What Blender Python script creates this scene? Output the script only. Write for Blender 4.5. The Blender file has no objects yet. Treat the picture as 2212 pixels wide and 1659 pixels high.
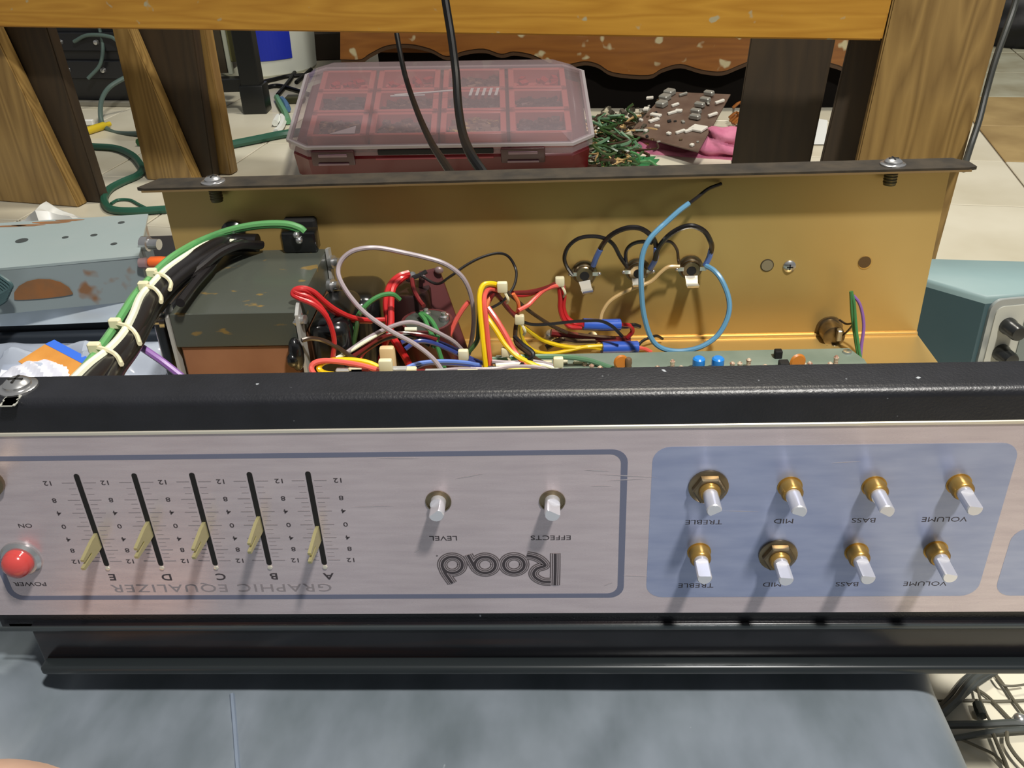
import bpy, bmesh, math, random
from mathutils import Vector, Matrix
random.seed(7)
S = bpy.context.scene
COL = S.collection
V = Vector
K = 0.001                                  # everything below is in millimetres

# ------------------------------------------------------------------ camera
CAM = (3.57, -641.52, 340.35); YAW, PIT, ROL = -0.0551, 0.5343, -0.0432; FOC = 2005.2
cy, sy, cp, sp = math.cos(YAW), math.sin(YAW), math.cos(PIT), math.sin(PIT)
FWD = V((sy*cp, cy*cp, -sp)); R0 = V((cy, -sy, 0)); U0 = R0.cross(FWD)
RGT = math.cos(ROL)*R0 + math.sin(ROL)*U0
UPV = -math.sin(ROL)*R0 + math.cos(ROL)*U0
CP = V(CAM)
cd = bpy.data.cameras.new('camera'); cam = bpy.data.objects.new('camera', cd); COL.objects.link(cam)
cd.sensor_fit = 'HORIZONTAL'; cd.sensor_width = 36.0; cd.lens = FOC*36.0/2212.0
cd.clip_start = 0.01; cd.clip_end = 50
cam.matrix_world = Matrix.Translation(CP*K) @ Matrix((RGT, UPV, -FWD)).transposed().to_4x4()
S.camera = cam

# ------------------------------------------------------------------ world, lamps, exposure
S.view_settings.view_transform = 'Standard'; S.view_settings.look = 'None'
S.view_settings.exposure = 0.0; S.view_settings.gamma = 1.0
try: S.view_settings.use_curve_mapping = False
except Exception: pass
w = bpy.data.worlds.new('room_light'); S.world = w; w.use_nodes = True
w.node_tree.nodes['Background'].inputs[0].default_value = (0.95, 0.97, 1.0, 1)
w.node_tree.nodes['Background'].inputs[1].default_value = 0.22
def lamp(name, loc, target, power, size, colour):
    l = bpy.data.lights.new(name, 'AREA'); l.shape = 'DISK'; l.size = size; l.energy = power; l.color = colour
    o = bpy.data.objects.new(name, l); COL.objects.link(o); o.location = V(loc)*K
    o.rotation_euler = (V(target)-V(loc)).to_track_quat('-Z', 'Y').to_euler(); return o
lamp('ceiling_lamp', (560, -980, 1900), (0, -200, 0), 54, 0.16, (1.0, 0.96, 0.90))
lamp('background_fill', (300, 900, 2300), (0, 1000, -160), 35, 0.4, (1.0, 0.93, 0.80))  # unseen fill light added to brighten the background floor

# ------------------------------------------------------------------ pixel -> point helpers
def ray(x, y): return FWD + RGT*((x-1106.0)/FOC) - UPV*((y-829.5)/FOC)
def atY(x, y, Y): d = ray(x, y); return CP + d*((Y-CP.y)/d.y)
def atZ(x, y, Z): d = ray(x, y); return CP + d*((Z-CP.z)/d.z)
def atP(x, y, P, n): d = ray(x, y); return CP + d*((V(P)-CP).dot(n)/d.dot(n))

# ------------------------------------------------------------------ materials
def lin(c):
    o = []
    for v in c[:3]:
        v = v/255.0
        o.append(v/12.92 if v <= 0.04045 else ((v+0.055)/1.055)**2.4)
    return (o[0], o[1], o[2], 1.0)
def M(name, rgb, rough=0.5, metal=0.0, rgb2=None, nscale=20.0, stretch=(1, 1, 1), rot=0.0, lo=0.35, hi=0.7,
      bump=0.0, bscale=200.0, bstretch=None, coat=0.0, trans=0.0, detail=4.0, distort=0.0, spec=None, speck=None, anis=0.0, rvar=0.0):
    m = bpy.data.materials.new(name); m.use_nodes = True
    nt = m.node_tree; nd = nt.nodes; b = nd['Principled BSDF']; L = nt.links.new
    b.inputs['Base Color'].default_value = lin(rgb); b.inputs['Roughness'].default_value = rough
    b.inputs['Metallic'].default_value = metal; b.inputs['Coat Weight'].default_value = coat
    b.inputs['Coat Roughness'].default_value = 0.15
    b.inputs['Transmission Weight'].default_value = trans
    if spec is not None: b.inputs['Specular IOR Level'].default_value = spec
    if anis: b.inputs['Anisotropic'].default_value = anis; b.inputs['Anisotropic Rotation'].default_value = 0.25
    tc = nd.new('ShaderNodeTexCoord'); col = None
    def coords(st):
        mp = nd.new('ShaderNodeMapping'); mp.inputs['Scale'].default_value = st; mp.inputs['Rotation'].default_value = (0, 0, rot)
        L(tc.outputs['Object'], mp.inputs['Vector']); return mp.outputs[0]
    def noise(sc, st, det=4.0, dist=0.0):
        n = nd.new('ShaderNodeTexNoise'); n.inputs['Scale'].default_value = sc; n.inputs['Detail'].default_value = det
        n.inputs['Distortion'].default_value = dist; L(coords(st), n.inputs['Vector']); return n.outputs['Fac']
    def ramp(f, a, bb):
        r = nd.new('ShaderNodeMapRange'); r.inputs[1].default_value = a; r.inputs[2].default_value = bb; L(f, r.inputs[0]); return r.outputs[0]
    def mix(f, A, B):
        x = nd.new('ShaderNodeMix'); x.data_type = 'RGBA'; L(f, x.inputs[0])
        for sock, val in ((x.inputs[6], A), (x.inputs[7], B)):
            if isinstance(val, tuple): sock.default_value = val
            else: L(val, sock)
        return x.outputs[2]
    if rgb2 is not None:
        f = ramp(noise(nscale, stretch, detail, distort), lo, hi); col = mix(f, lin(rgb), lin(rgb2))
    if speck is not None:                              # (rgb, scale, threshold)
        f = ramp(noise(speck[1], (1, 1, 1), 2.0), speck[2], speck[2]+0.03); col = mix(f, col if col is not None else lin(rgb), lin(speck[0]))
    if col is not None: L(col, b.inputs['Base Color'])
    if rvar:
        f = noise(nscale*2, stretch, 3.0); r = nd.new('ShaderNodeMapRange'); r.inputs[3].default_value = max(0.02, rough-rvar); r.inputs[4].default_value = rough+rvar
        L(f, r.inputs[0]); L(r.outputs[0], b.inputs['Roughness'])
    if bump:
        bp = nd.new('ShaderNodeBump'); bp.inputs['Strength'].default_value = bump; bp.inputs['Distance'].default_value = 0.001
        L(noise(bscale, bstretch or (1, 1, 1), 3.0), bp.inputs['Height']); L(bp.outputs[0], b.inputs['Normal'])
    return m
def clear(name, rgb, body, rough, thru):               # cloudy clear plastic: body colour mixed with see-through
    m = bpy.data.materials.new(name); m.use_nodes = True; nt = m.node_tree; nd = nt.nodes
    b = nd['Principled BSDF']; b.inputs['Base Color'].default_value = lin(body); b.inputs['Roughness'].default_value = rough
    t = nd.new('ShaderNodeBsdfTransparent'); t.inputs[0].default_value = lin(rgb)
    x = nd.new('ShaderNodeMixShader'); x.inputs[0].default_value = thru
    nt.links.new(b.outputs[0], x.inputs[1]); nt.links.new(t.outputs[0], x.inputs[2]); nt.links.new(x.outputs[0], nd['Material Output'].inputs[0])
    return m
def wood(name, a, b, stretch, rot=0.0, rough=0.42, coat=0.25, chips=None, ring=9.0):
    m = M(name, a, rough, 0, coat=coat); nt = m.node_tree; nd = nt.nodes; L = nt.links.new; bs = nd['Principled BSDF']
    tc = [n for n in nd if n.type == 'TEX_COORD'][0]
    mp = nd.new('ShaderNodeMapping'); mp.inputs['Scale'].default_value = stretch
    mr = nd.new('ShaderNodeMapping'); mr.inputs['Rotation'].default_value = (0, 0, rot)
    L(tc.outputs['Object'], mr.inputs[0]); L(mr.outputs[0], mp.inputs[0])
    n1 = nd.new('ShaderNodeTexNoise'); n1.inputs['Scale'].default_value = 1.0; n1.inputs['Detail'].default_value = 2.0; L(mp.outputs[0], n1.inputs[0])
    mu = nd.new('ShaderNodeMath'); mu.operation = 'MULTIPLY'; mu.inputs[1].default_value = ring; L(n1.outputs[0], mu.inputs[0])
    fr = nd.new('ShaderNodeMath'); fr.operation = 'PINGPONG'; fr.inputs[1].default_value = 0.5; L(mu.outputs[0], fr.inputs[0])
    r = nd.new('ShaderNodeMapRange'); r.inputs[1].default_value = 0.0; r.inputs[2].default_value = 0.5; L(fr.outputs[0], r.inputs[0])
    n2 = nd.new('ShaderNodeTexNoise'); n2.inputs['Scale'].default_value = 12.0; n2.inputs['Detail'].default_value = 4.0; L(mp.outputs[0], n2.inputs[0])
    av = nd.new('ShaderNodeMath'); av.operation = 'MULTIPLY_ADD'; av.inputs[1].default_value = 0.55; L(r.outputs[0], av.inputs[0])
    h = nd.new('ShaderNodeMath'); h.operation = 'MULTIPLY'; h.inputs[1].default_value = 0.45; L(n2.outputs[0], h.inputs[0]); L(h.outputs[0], av.inputs[2])
    x = nd.new('ShaderNodeMix'); x.data_type = 'RGBA'; x.inputs[6].default_value = lin(a); x.inputs[7].default_value = lin(b); L(av.outputs[0], x.inputs[0])
    out = x.outputs[2]
    if chips:
        n3 = nd.new('ShaderNodeTexNoise'); n3.inputs['Scale'].default_value = chips[1]; n3.inputs['Detail'].default_value = 2.0; L(mr.outputs[0], n3.inputs[0])
        c = nd.new('ShaderNodeMapRange'); c.inputs[1].default_value = chips[2]; c.inputs[2].default_value = chips[2]+0.05; L(n3.outputs[0], c.inputs[0])
        y = nd.new('ShaderNodeMix'); y.data_type = 'RGBA'; y.inputs[7].default_value = lin(chips[0]); L(out, y.inputs[6]); L(c.outputs[0], y.inputs[0]); out = y.outputs[2]
    L(out, bs.inputs['Base Color'])
    bp = nd.new('ShaderNodeBump'); bp.inputs['Strength'].default_value = 0.15; bp.inputs['Distance'].default_value = 0.001; L(av.outputs[0], bp.inputs['Height']); L(bp.outputs[0], bs.inputs['Normal'])
    return m
BROT = 0.2566
m_gold = M('gold_chromate_steel', (200, 170, 106), 0.36, 0.45, (186, 154, 90), 6, (1, 1, 1), bump=0.02, bscale=400)
m_lip = M('soiled_black_lip', (62, 54, 42), 0.6, 0.1, (38, 34, 28), 60, bump=0.2, bscale=300)
m_black = M('black_crackle_paint', (30, 31, 36), 0.36, 0.0, (24, 25, 29), 60, bump=0.16, bscale=900, speck=((170, 175, 180), 150, 0.735))
m_blackg = M('black_gloss_steel', (22, 22, 26), 0.22, 0.0, (44, 28, 24), 14, (0.5, 2, 8), lo=0.5, hi=0.8, bump=0.06, bscale=150)
m_face = M('brushed_aluminium', (216, 203, 206), 0.27, 0.5, (204, 191, 195), 7, (5, 1, 40), bump=0.015, bscale=60, bstretch=(1, 1, 60), rvar=0.04, anis=0.8)
m_edge = M('bright_aluminium_edge', (235, 228, 210), 0.25, 0.6)
m_blue = M('printed_blue_field', (172, 181, 210), 0.27, 0.5, (156, 166, 198), 7, (5, 1, 24), bump=0.015, bscale=60, bstretch=(1, 1, 60), anis=0.8)
m_line = M('printed_blue_line', (120, 124, 146), 0.4, 0.3)
m_ink = M('black_ink', (62, 56, 60), 0.6)
m_inkl = M('worn_grey_ink', (150, 142, 146), 0.55, 0.2)
m_inkg = M('grey_ink', (98, 90, 92), 0.55, 0.1)
m_slot = M('slot_dark', (16, 15, 14), 0.8)
m_steel = M('zinc_steel', (205, 205, 205), 0.25, 0.9)
m_shaft = M('aluminium_shaft', (235, 235, 240), 0.28, 0.65)
m_brass = M('aged_brass', (190, 156, 86), 0.33, 0.7, (160, 124, 62), 60)
m_nick = M('tarnished_nickel', (150, 135, 110), 0.3, 0.9, (110, 95, 72), 80)
m_lever = M('yellow_passivated_steel', (196, 188, 138), 0.3, 0.6)
m_red = M('red_lens', (196, 70, 66), 0.12, 0.0, coat=0.6)
m_lam = M('lacquered_laminations', (80, 84, 76), 0.32, 0.15, (132, 110, 64), 48, (1, 1.6, 2.4), lo=0.63, hi=0.68, coat=0.4, bump=0.15, bscale=90)
m_paper = M('brown_fish_paper', (152, 106, 76), 0.5, 0, (130, 86, 60), 18)
m_bell = M('black_lacquer_bell', (24, 25, 26), 0.22, 0.2, coat=0.5)
m_frame = M('grey_steel_frame', (186, 186, 182), 0.35, 0.3)
m_pcb = M('grey_green_board', (136, 150, 136), 0.5, 0, (120, 136, 122), 40)
def ins(n, c, r=0.32): return M(n, c, r, 0, coat=0.3)
I = dict(red=ins('red_wire', (186, 36, 38)), pink=ins('salmon_wire', (222, 92, 80)), yellow=ins('yellow_wire', (238, 200, 20)), orange=ins('orange_wire', (226, 118, 66)),
         green=ins('green_wire', (66, 128, 72)), dgreen=ins('dark_green_wire', (52, 78, 40)), grey=ins('grey_wire', (158, 146, 150)), white=ins('white_wire', (238, 240, 215)),
         black=ins('black_wire', (26, 23, 24)), brown=ins('brown_wire', (62, 44, 30)), blue=ins('blue_wire', (52, 66, 130)), lblue=ins('pale_blue_wire', (98, 150, 182)),
         sky=ins('sky_blue_sleeve', (98, 128, 200)), tan=ins('tan_wire', (196, 164, 112)), purple=ins('purple_wire', (138, 96, 164)), lgreen=ins('light_green_wire', (100, 164, 100)),
         teal=ins('grey_green_wire', (92, 128, 98)), shrink=ins('blue_heat_shrink', (52, 92, 190)), maroon=ins('maroon_wire', (110, 30, 30)))
m_tie = M('cream_nylon', (224, 216, 180), 0.4)
m_bcap = M('blue_capacitor', (32, 128, 214), 0.3)
m_ocap = M('orange_ceramic', (186, 112, 34), 0.4)
m_res = M('beige_resistor', (196, 176, 150), 0.45, 0, (150, 110, 90), 300, (1, 1, 4), lo=0.5, hi=0.55)
m_fish = M('maroon_board', (88, 36, 36), 0.45, 0, (74, 30, 32), 30)
m_can = M('capacitor_top', (62, 66, 60), 0.35)
m_cush = M('blue_grey_vinyl', (122, 131, 140), 0.45, 0, (96, 106, 112), 20, (1.6, 0.8, 1), lo=0.3, hi=0.7, bump=0.3, bscale=45, speck=((215, 222, 226), 70, 0.76))
m_tile = M('cream_floor_tile', (216, 211, 192), 0.3, 0, (196, 189, 166), 5, lo=0.4, hi=0.75, bump=0.03, bscale=20)
m_tan = M('tan_stone_tile', (176, 152, 104), 0.4, 0, (140, 116, 76), 8, bump=0.3, bscale=30)
m_slate = M('grey_stone_tile', (176, 176, 156), 0.4, 0, (146, 140, 116), 9, bump=0.3, bscale=30)
m_grout = M('grey_grout', (140, 132, 116), 0.9)
m_wall = M('dim_plaster', (120, 112, 98), 0.8)
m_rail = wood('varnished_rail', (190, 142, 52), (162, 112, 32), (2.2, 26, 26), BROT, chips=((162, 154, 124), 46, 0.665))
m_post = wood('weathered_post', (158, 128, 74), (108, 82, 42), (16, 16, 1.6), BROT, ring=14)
m_postd = wood('shaded_dark_post', (58, 45, 28), (40, 31, 20), (16, 16, 1.6), BROT, ring=10, rough=0.6, coat=0.0)  # dark wood tone, also carries the shade of the legs' side faces
m_apron = wood('chipped_brown_apron', (140, 90, 36), (114, 68, 24), (2, 16, 16), 0.1, chips=((178, 168, 132), 26, 0.615))
m_dark = M('void_shade_black', (16, 13, 11), 0.9, spec=0.1)  # flat black for the shade under the cabinet

# ------------------------------------------------------------------ mesh helpers (bmesh in mm)
def new(): return bmesh.new()
def box(bm, a, b, bev=0.0, seg=2):
    t = bmesh.new(); bmesh.ops.create_cube(t, size=1.0)
    a, b = V(a), V(b)
    for v in t.verts: v.co = V(((a.x+b.x)/2+v.co.x*(b.x-a.x), (a.y+b.y)/2+v.co.y*(b.y-a.y), (a.z+b.z)/2+v.co.z*(b.z-a.z)))
    if bev: bmesh.ops.bevel(t, geom=list(t.edges), offset=bev, segments=seg, affect='EDGES', profile=0.5)
    join(bm, t); return bm
def join(bm, t, mat=None):
    if mat is not None: bmesh.ops.transform(t, matrix=mat, verts=t.verts)
    me = bpy.data.meshes.new('tmp'); t.to_mesh(me); t.free(); bm.from_mesh(me); bpy.data.meshes.remove(me)
def frame(o, x, y, z): return Matrix.Translation(V(o)) @ Matrix((V(x), V(y), V(z))).transposed().to_4x4()
def basis(d):
    d = V(d).normalized(); a = V((0, 0, 1)) if abs(d.z) < 0.9 else V((1, 0, 0)); x = a.cross(d).normalized(); return x, d.cross(x), d
def lathe(bm, o, d, prof, n=24, close=True):           # prof: (radius, distance along d)
    x, y, z = basis(d); o = V(o); rings = []
    for r, h in prof:
        if r < 1e-6: rings.append([bm.verts.new(o+z*h)])
        else: rings.append([bm.verts.new(o+z*h+(x*math.cos(2*math.pi*i/n)+y*math.sin(2*math.pi*i/n))*r) for i in range(n)])
    for A, B in zip(rings, rings[1:]):
        for i in range(n):
            j = (i+1) % n
            if len(A) == 1 and len(B) == 1: continue
            if len(A) == 1: bm.faces.new((A[0], B[j], B[i])) if False else bm.faces.new((A[0], B[i], B[j]))
            elif len(B) == 1: bm.faces.new((A[i], A[j], B[0]))
            else: bm.faces.new((A[i], A[j], B[j], B[i]))
    if close:
        for rr in (rings[0], rings[-1]):
            if len(rr) > 2: bm.faces.new(rr)
    return bm
def cyl(bm, a, b, r, n=16, r2=None): a, b = V(a), V(b); return lathe(bm, a, b-a, [(r, 0), (r if r2 is None else r2, (b-a).length)], n)
def prism(bm, pts, ext):                               # polygon (3D points) extruded by a vector
    ext = V(ext); A = [bm.verts.new(V(p)) for p in pts]; B = [bm.verts.new(V(p)+ext) for p in pts]; n = len(A)
    bm.faces.new(A); bm.faces.new(B[::-1])
    for i in range(n): bm.faces.new((A[i], B[i], B[(i+1) % n], A[(i+1) % n]))
    return bm
def crom(P, n=6):
    P = [V(p) for p in P]; Q = [P[0]*2-P[1]]+P+[P[-1]*2-P[-2]]; out = []
    for i in range(1, len(Q)-2):
        a, b, c, d = Q[i-1], Q[i], Q[i+1], Q[i+2]
        for k in range(n):
            t = k/n; out.append(0.5*((2*b)+(c-a)*t+(2*a-5*b+4*c-d)*t*t+(3*b-a-3*c+d)*t**3))
    out.append(P[-1]); return out
def tube(bm, P, r, n=8, smooth=6):
    Q = crom(P, smooth) if smooth and len(P) > 2 else [V(p) for p in P]
    T = [(Q[min(i+1, len(Q)-1)]-Q[max(i-1, 0)]).normalized() for i in range(len(Q))]
    x, y, z = basis(T[0]); prev = None
    for i, q in enumerate(Q):
        x = (x-T[i]*x.dot(T[i])).normalized(); y = T[i].cross(x); rr = r[i] if isinstance(r, list) else r
        ring = [bm.verts.new(q+(x*math.cos(2*math.pi*k/n)+y*math.sin(2*math.pi*k/n))*rr) for k in range(n)]
        if prev:
            for k in range(n): bm.faces.new((prev[k], prev[(k+1) % n], ring[(k+1) % n], ring[k]))
        else: bm.faces.new(ring[::-1])
        prev = ring
    bm.faces.new(prev); return bm
def ball(bm, c, r, u=14, v=8):
    t = bmesh.new(); bmesh.ops.create_uvsphere(t, u_segments=u, v_segments=v, radius=1.0)
    rr = r if isinstance(r, (tuple, list)) else (r, r, r); c = V(c)
    for q in t.verts: q.co = c+V((q.co.x*rr[0], q.co.y*rr[1], q.co.z*rr[2]))
    join(bm, t); return bm
ORG = {}
def obj(name, bm, mat, parent=None, at=None, label=None, smooth=35):
    at = V(at) if at is not None else (ORG[parent.name] if parent else V((0, 0, 0)))
    bmesh.ops.recalc_face_normals(bm, faces=bm.faces)
    for v in bm.verts: v.co = (v.co-at)*K
    me = bpy.data.meshes.new(name); bm.to_mesh(me); bm.free()
    for p in me.polygons: p.use_smooth = True
    me.set_sharp_from_angle(angle=math.radians(smooth)); me.materials.append(mat)
    return place(bpy.data.objects.new(name, me), parent, at, label)
def place(o, parent, at, label=None):
    COL.objects.link(o); ORG[o.name] = V(at); o.parent = parent
    o.location = (V(at)-(ORG[parent.name] if parent else V((0, 0, 0))))*K
    if label: o['label'] = label
    return o
def thing(name, at, label, cat, group=None):
    o = bpy.data.objects.new(name, None); o.empty_display_size = 0.02; place(o, None, at); return tag(o, label, cat, group)
def tag(o, label, cat, group=None, kind=None):
    o['label'] = label; o['category'] = cat
    if group: o['group'] = group
    if kind: o['kind'] = kind
    return o
def struct(o): o['kind'] = 'structure'; return o
def dup(src, at, parent, name=None):                   # copy a part (and its sub-parts) sharing mesh data
    c = src.copy(); place(c, parent, at)
    for k, v in {}: pass
    for ch in [x for x in COL.objects if x.parent == src]:
        d = ch.copy(); place(d, c, V(at)+(ORG[ch.name]-ORG[src.name]))
    return c

# ================================================================== THE ROOM
FZ = -160.0
TX, TY = V((0.985, -0.173, 0)), V((0.173, 0.985, 0)); TS = 222.0
fl = new(); box(fl, (-2600, -1200, FZ-30), (2600, 3600, FZ-3)); floor = struct(obj('floor', fl, m_grout, None, (0, 0, FZ)))
def inview(p, mg=420):
    d = V(p)-CP; z = d.dot(FWD)
    if z < 50: return False
    x, y = 1106+FOC*d.dot(RGT)/z, 829.5-FOC*d.dot(UPV)/z
    return -mg < x < 2212+mg and -mg < y < 1659+mg
proto = {}
for i in range(-14, 14):
    for j in range(-10, 16):
        c = TX*(589+TS*(i+0.5))+TY*(803+TS*(j+0.5)); c.z = FZ
        if not (-2500 < c.x < 2500 and -1100 < c.y < 3500): continue
        cs = [c+TX*(a*TS/2)+TY*(b*TS/2) for a in (-1, 0, 1) for b in (-1, 0, 1)]
        if not any(inview(q) for q in cs): continue
        mt = m_tile
        if i >= 0 and j in (1, 2): mt = m_tan
        elif i >= 0 and j in (3, 4, 5): mt = m_slate
        if mt.name not in proto:
            t = new(); h = TS/2-1.6
            b = new(); box(b, (-h, -h, -3), (h, h, 0), 1.0, 1); join(t, b, frame((0, 0, 0), TX, TY, (0, 0, 1)))
            for q in t.verts: q.co += c
            proto[mt.name] = obj('tile', t, mt, floor, c)
        else: dup(proto[mt.name], c+V((0, 0, random.uniform(-0.3, 0))), floor)
b = new(); box(b, (-2600, 3400, FZ), (2600, 3460, 1800)); struct(obj('wall_back', b, m_wall, None, (0, 3400, FZ)))

# ================================================================== CUSHION under the chassis
def cush_z(x, y):
    z = -46.0
    t = min(1, max(0, (y+300)/45.0)); z += 17.2*t*t*(3-2*t)                       # crown the chassis rests on
    t = min(1, max(0, (-262-x)/30.0)); s = min(1, max(0, 1-abs(y+325)/55.0)); z += 26*t*t*(3-2*t)*s*s*(3-2*s)   # bunched corner at the left end
    z += 2.2*math.sin(x*0.035+y*0.012)*max(0, min(1, (-300-y)/60)) + 1.2*math.sin(x*0.09-y*0.05)*max(0, min(1, (-300-y)/60))
    z -= 2.6*math.exp(-((x+152+0.35*(y+360))/5.0)**2)*max(0, min(1, (-310-y)/20))   # crease
    for xc, sl, am, wd in ((-232, 0.2, 1.6, 9), (-70, -0.15, 1.3, 7), (8, 0.45, 1.5, 8), (66, -0.1, 1.2, 10), (150, 0.3, 1.4, 9), (-120, -0.5, 1.0, 6)):
        z -= am*math.exp(-((x-xc-sl*(y+360))/wd)**2)*max(0, min(1, (-300-y)/25))*(0.6+0.4*math.sin(y*0.08+xc))
    return z
X0, X1, Y0, Y1 = -640.0, 203.0, -700.0, -30.0
bm = new(); NX, NY = 260, 130; G = []
prof = [(0, 0), ]
for j in range(NY+1):
    row = []
    for i in range(NX+1):
        x = X0+(X1-X0)*i/NX; y = Y0+(Y1-Y0)*j/NY
        e = min(x-X0, X1-x, y-Y0, Y1-y); dz = 0
        if e < 22: dz = 22-math.sqrt(max(0, 22**2-(22-e)**2))
        row.append(bm.verts.new((x, y, cush_z(x, y)-dz)))
    G.append(row)
for j in range(NY):
    for i in range(NX): bm.faces.new((G[j][i], G[j][i+1], G[j+1][i+1], G[j+1][i]))
ring = G[0]+[G[j][NX] for j in range(1, NY+1)]+G[NY][-2::-1]+[G[j][0] for j in range(NY-1, 0, -1)]
low = [bm.verts.new((v.co.x, v.co.y, FZ)) for v in ring]
n = len(ring)
for i in range(n): bm.faces.new((ring[i], low[i], low[(i+1) % n], ring[(i+1) % n]))
bm.faces.new(low)
cushion = thing('floor_cushion', (-200, -360, FZ), 'thick blue-grey vinyl floor cushion carrying the opened amplifier', 'cushion')
body = obj('cover', bm, m_cush, cushion, smooth=50)
bm = new()
yy = [-700+7*i for i in range(57)]
tube(bm, [(-152-0.35*(y+360), y, cush_z(-152-0.35*(y+360), y)+0.2) for y in yy], 1.4, 6); obj('seam', bm, M('pale_seam', (122, 134, 150), 0.45), cushion)
# beige cloth at the near left corner
bm = new(); t = bmesh.new(); bmesh.ops.create_grid(t, x_segments=24, y_segments=18, size=1.0)
c0 = atZ(10, 1722, -38)
for v in t.verts:
    r = math.hypot(v.co.x, v.co.y); h = 16*max(0, 1-r**2.2)+1.2*math.sin(v.co.x*9)*max(0, 1-r)
    v.co = V((c0.x+v.co.x*62-6*v.co.y, c0.y+v.co.y*28-v.co.x*9, c0.z-10+h))
ext = bmesh.ops.solidify(t, geom=t.faces, thickness=2.0); join(bm, t)
tag(obj('cloth', bm, M('beige_cotton', (226, 186, 158), 0.8, 0, (210, 168, 140), 30), None, c0), 'pale beige cloth edge at the near left corner of the grey cushion', 'cloth')

# ================================================================== AMPLIFIER CHASSIS
D = 302.0; H = 133.5; FY = -D-2.0
ch = thing('amplifier_chassis', (0, -150, -29), 'opened amplifier chassis upside down on the cushion with silver control panel and tangled wires', 'amplifier')
bm = new(); box(bm, (-280, -D, -2), (280, 0, 0)); obj('floor_pan', bm, m_gold, ch)
bm = new(); box(bm, (-280, 0, -2), (280, 2, H)); rw = obj('rear_wall', bm, m_gold, ch)
bm = new(); cyl(bm, (-280, -1, 0.5), (280, -1, 0.5), 1.6, 8); obj('bend', bm, M('bright_bend', (226, 184, 110), 0.3, 0.5), ch)
bm = new(); prism(bm, [(-290, -16, H), (-284, -19, H), (284, -19, H), (290, -17, H), (289, -6, H), (281, 3, H), (-281, 3, H)], (0, 0, 2.2)); obj('rear_lip', bm, m_lip, ch)
bm = new(); box(bm, (-286, -19.6, H-0.6), (286, -18.6, H+0.6)); obj('lip_edge', bm, M('pale_gold_edge', (150, 124, 84), 0.4, 0.5), ch)  # paler gold strip along the front edge of the lip
bm = new(); box(bm, (-284, -D, -2), (284, -D+2, H-6)); obj('front_wall', bm, m_black, ch)
# front lip: rounded fold
def sweep(prof, x0, x1):
    bm = new(); A = [bm.verts.new((x0, y, z)) for y, z in prof]; B = [bm.verts.new((x1, y, z)) for y, z in prof]; n = len(prof)
    for i in range(n): bm.faces.new((A[i], A[(i+1) % n], B[(i+1) % n], B[i]))
    bm.faces.new(A); bm.faces.new(B[::-1]); return bm
R = 4.5; pr = [(-D+20, H+1.5), (-D+20, H-0.8), (-D, H-0.8-4), (-D, 119), (FY, 118.6)]
arc = [(FY+R-R*math.cos(a), H+1.5-R+R*math.sin(a)) for a in [math.pi/2*k/8 for k in range(9)]]
obj('front_lip', sweep(pr+arc, -291, 291), m_black, ch)
# faceplate
bm = new(); box(bm, (-296, FY, 8.2), (296, -D, 118.4)); face = obj('faceplate', bm, m_face, ch)
bm = new(); box(bm, (-296, FY-0.6, 117.0), (296, FY+1.0, 119.0), 0.4, 1); obj('top_edge', bm, m_edge, face)
def pfix(x, y): p = atY(x, y, FY); return p.x, p.z
def rrect(x0, x1, z0, z1, r, n=6):
    P = []
    for cx, cz, a0 in ((x1-r, z1-r, 0), (x0+r, z1-r, 90), (x0+r, z0+r, 180), (x1-r, z0+r, 270)):
        for k in range(n+1):
            a = math.radians(a0+90*k/n); P.append((cx+r*math.cos(a), cz+r*math.sin(a)))
    return P
def flat(pts, off, th=0.05): bm = new(); return prism(bm, [(x, FY-off-th, z) for x, z in pts], (0, th, 0))
obj('blue_field', flat(rrect(45.6, 203, 18.6, 107.2, 8), 0.02), m_blue, face)
obj('blue_field', flat(rrect(211, 290, 18.6, 60, 8), 0.02), m_blue, face)
def band(outer, inner, off):
    bm = new(); n = len(outer); A = [bm.verts.new((x, FY-off, z)) for x, z in outer]; B = [bm.verts.new((x, FY-off, z)) for x, z in inner]
    A2 = [bm.verts.new((x, FY-off+0.06, z)) for x, z in outer]; B2 = [bm.verts.new((x, FY-off+0.06, z)) for x, z in inner]
    for i in range(n):
        j = (i+1) % n; bm.faces.new((A[i], A[j], B[j], B[i])); bm.faces.new((A[i], A2[i], A2[j], A[j])); bm.faces.new((B[i], B[j], B2[j], B2[i]))
    return bm
obj('border_line', band(rrect(-272, 34.8, 18.4, 106.2, 7), rrect(-269, 31.8, 21.2, 103.6, 5), 0.08), m_line, face)
# lettering (upside down, as the chassis is)
def text(s, px, py, h, mat, wide=1.25, off=0.10, bold=0.0, name='lettering', spacing=1.0):
    x, z = pfix(px, py); cu = bpy.data.curves.new('t', 'FONT'); cu.body = s; cu.align_x = 'CENTER'; cu.align_y = 'CENTER'; cu.resolution_u = 3; cu.extrude = 0.0; cu.offset = bold; cu.space_character = spacing
    to = bpy.data.objects.new('t', cu); me = bpy.data.meshes.new_from_object(to); bpy.data.objects.remove(to); bpy.data.curves.remove(cu)
    k = h/0.70
    bm = new(); bm.from_mesh(me); bpy.data.meshes.remove(me)
    for v in bm.verts: v.co = V((x-v.co.x*k*wide, FY-off, z-v.co.y*k))
    r = bmesh.ops.extrude_face_region(bm, geom=list(bm.faces))
    for v in r['geom']:
        if isinstance(v, bmesh.types.BMVert): v.co.y += off*0.7
    return obj(name, bm, mat, face)
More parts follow.
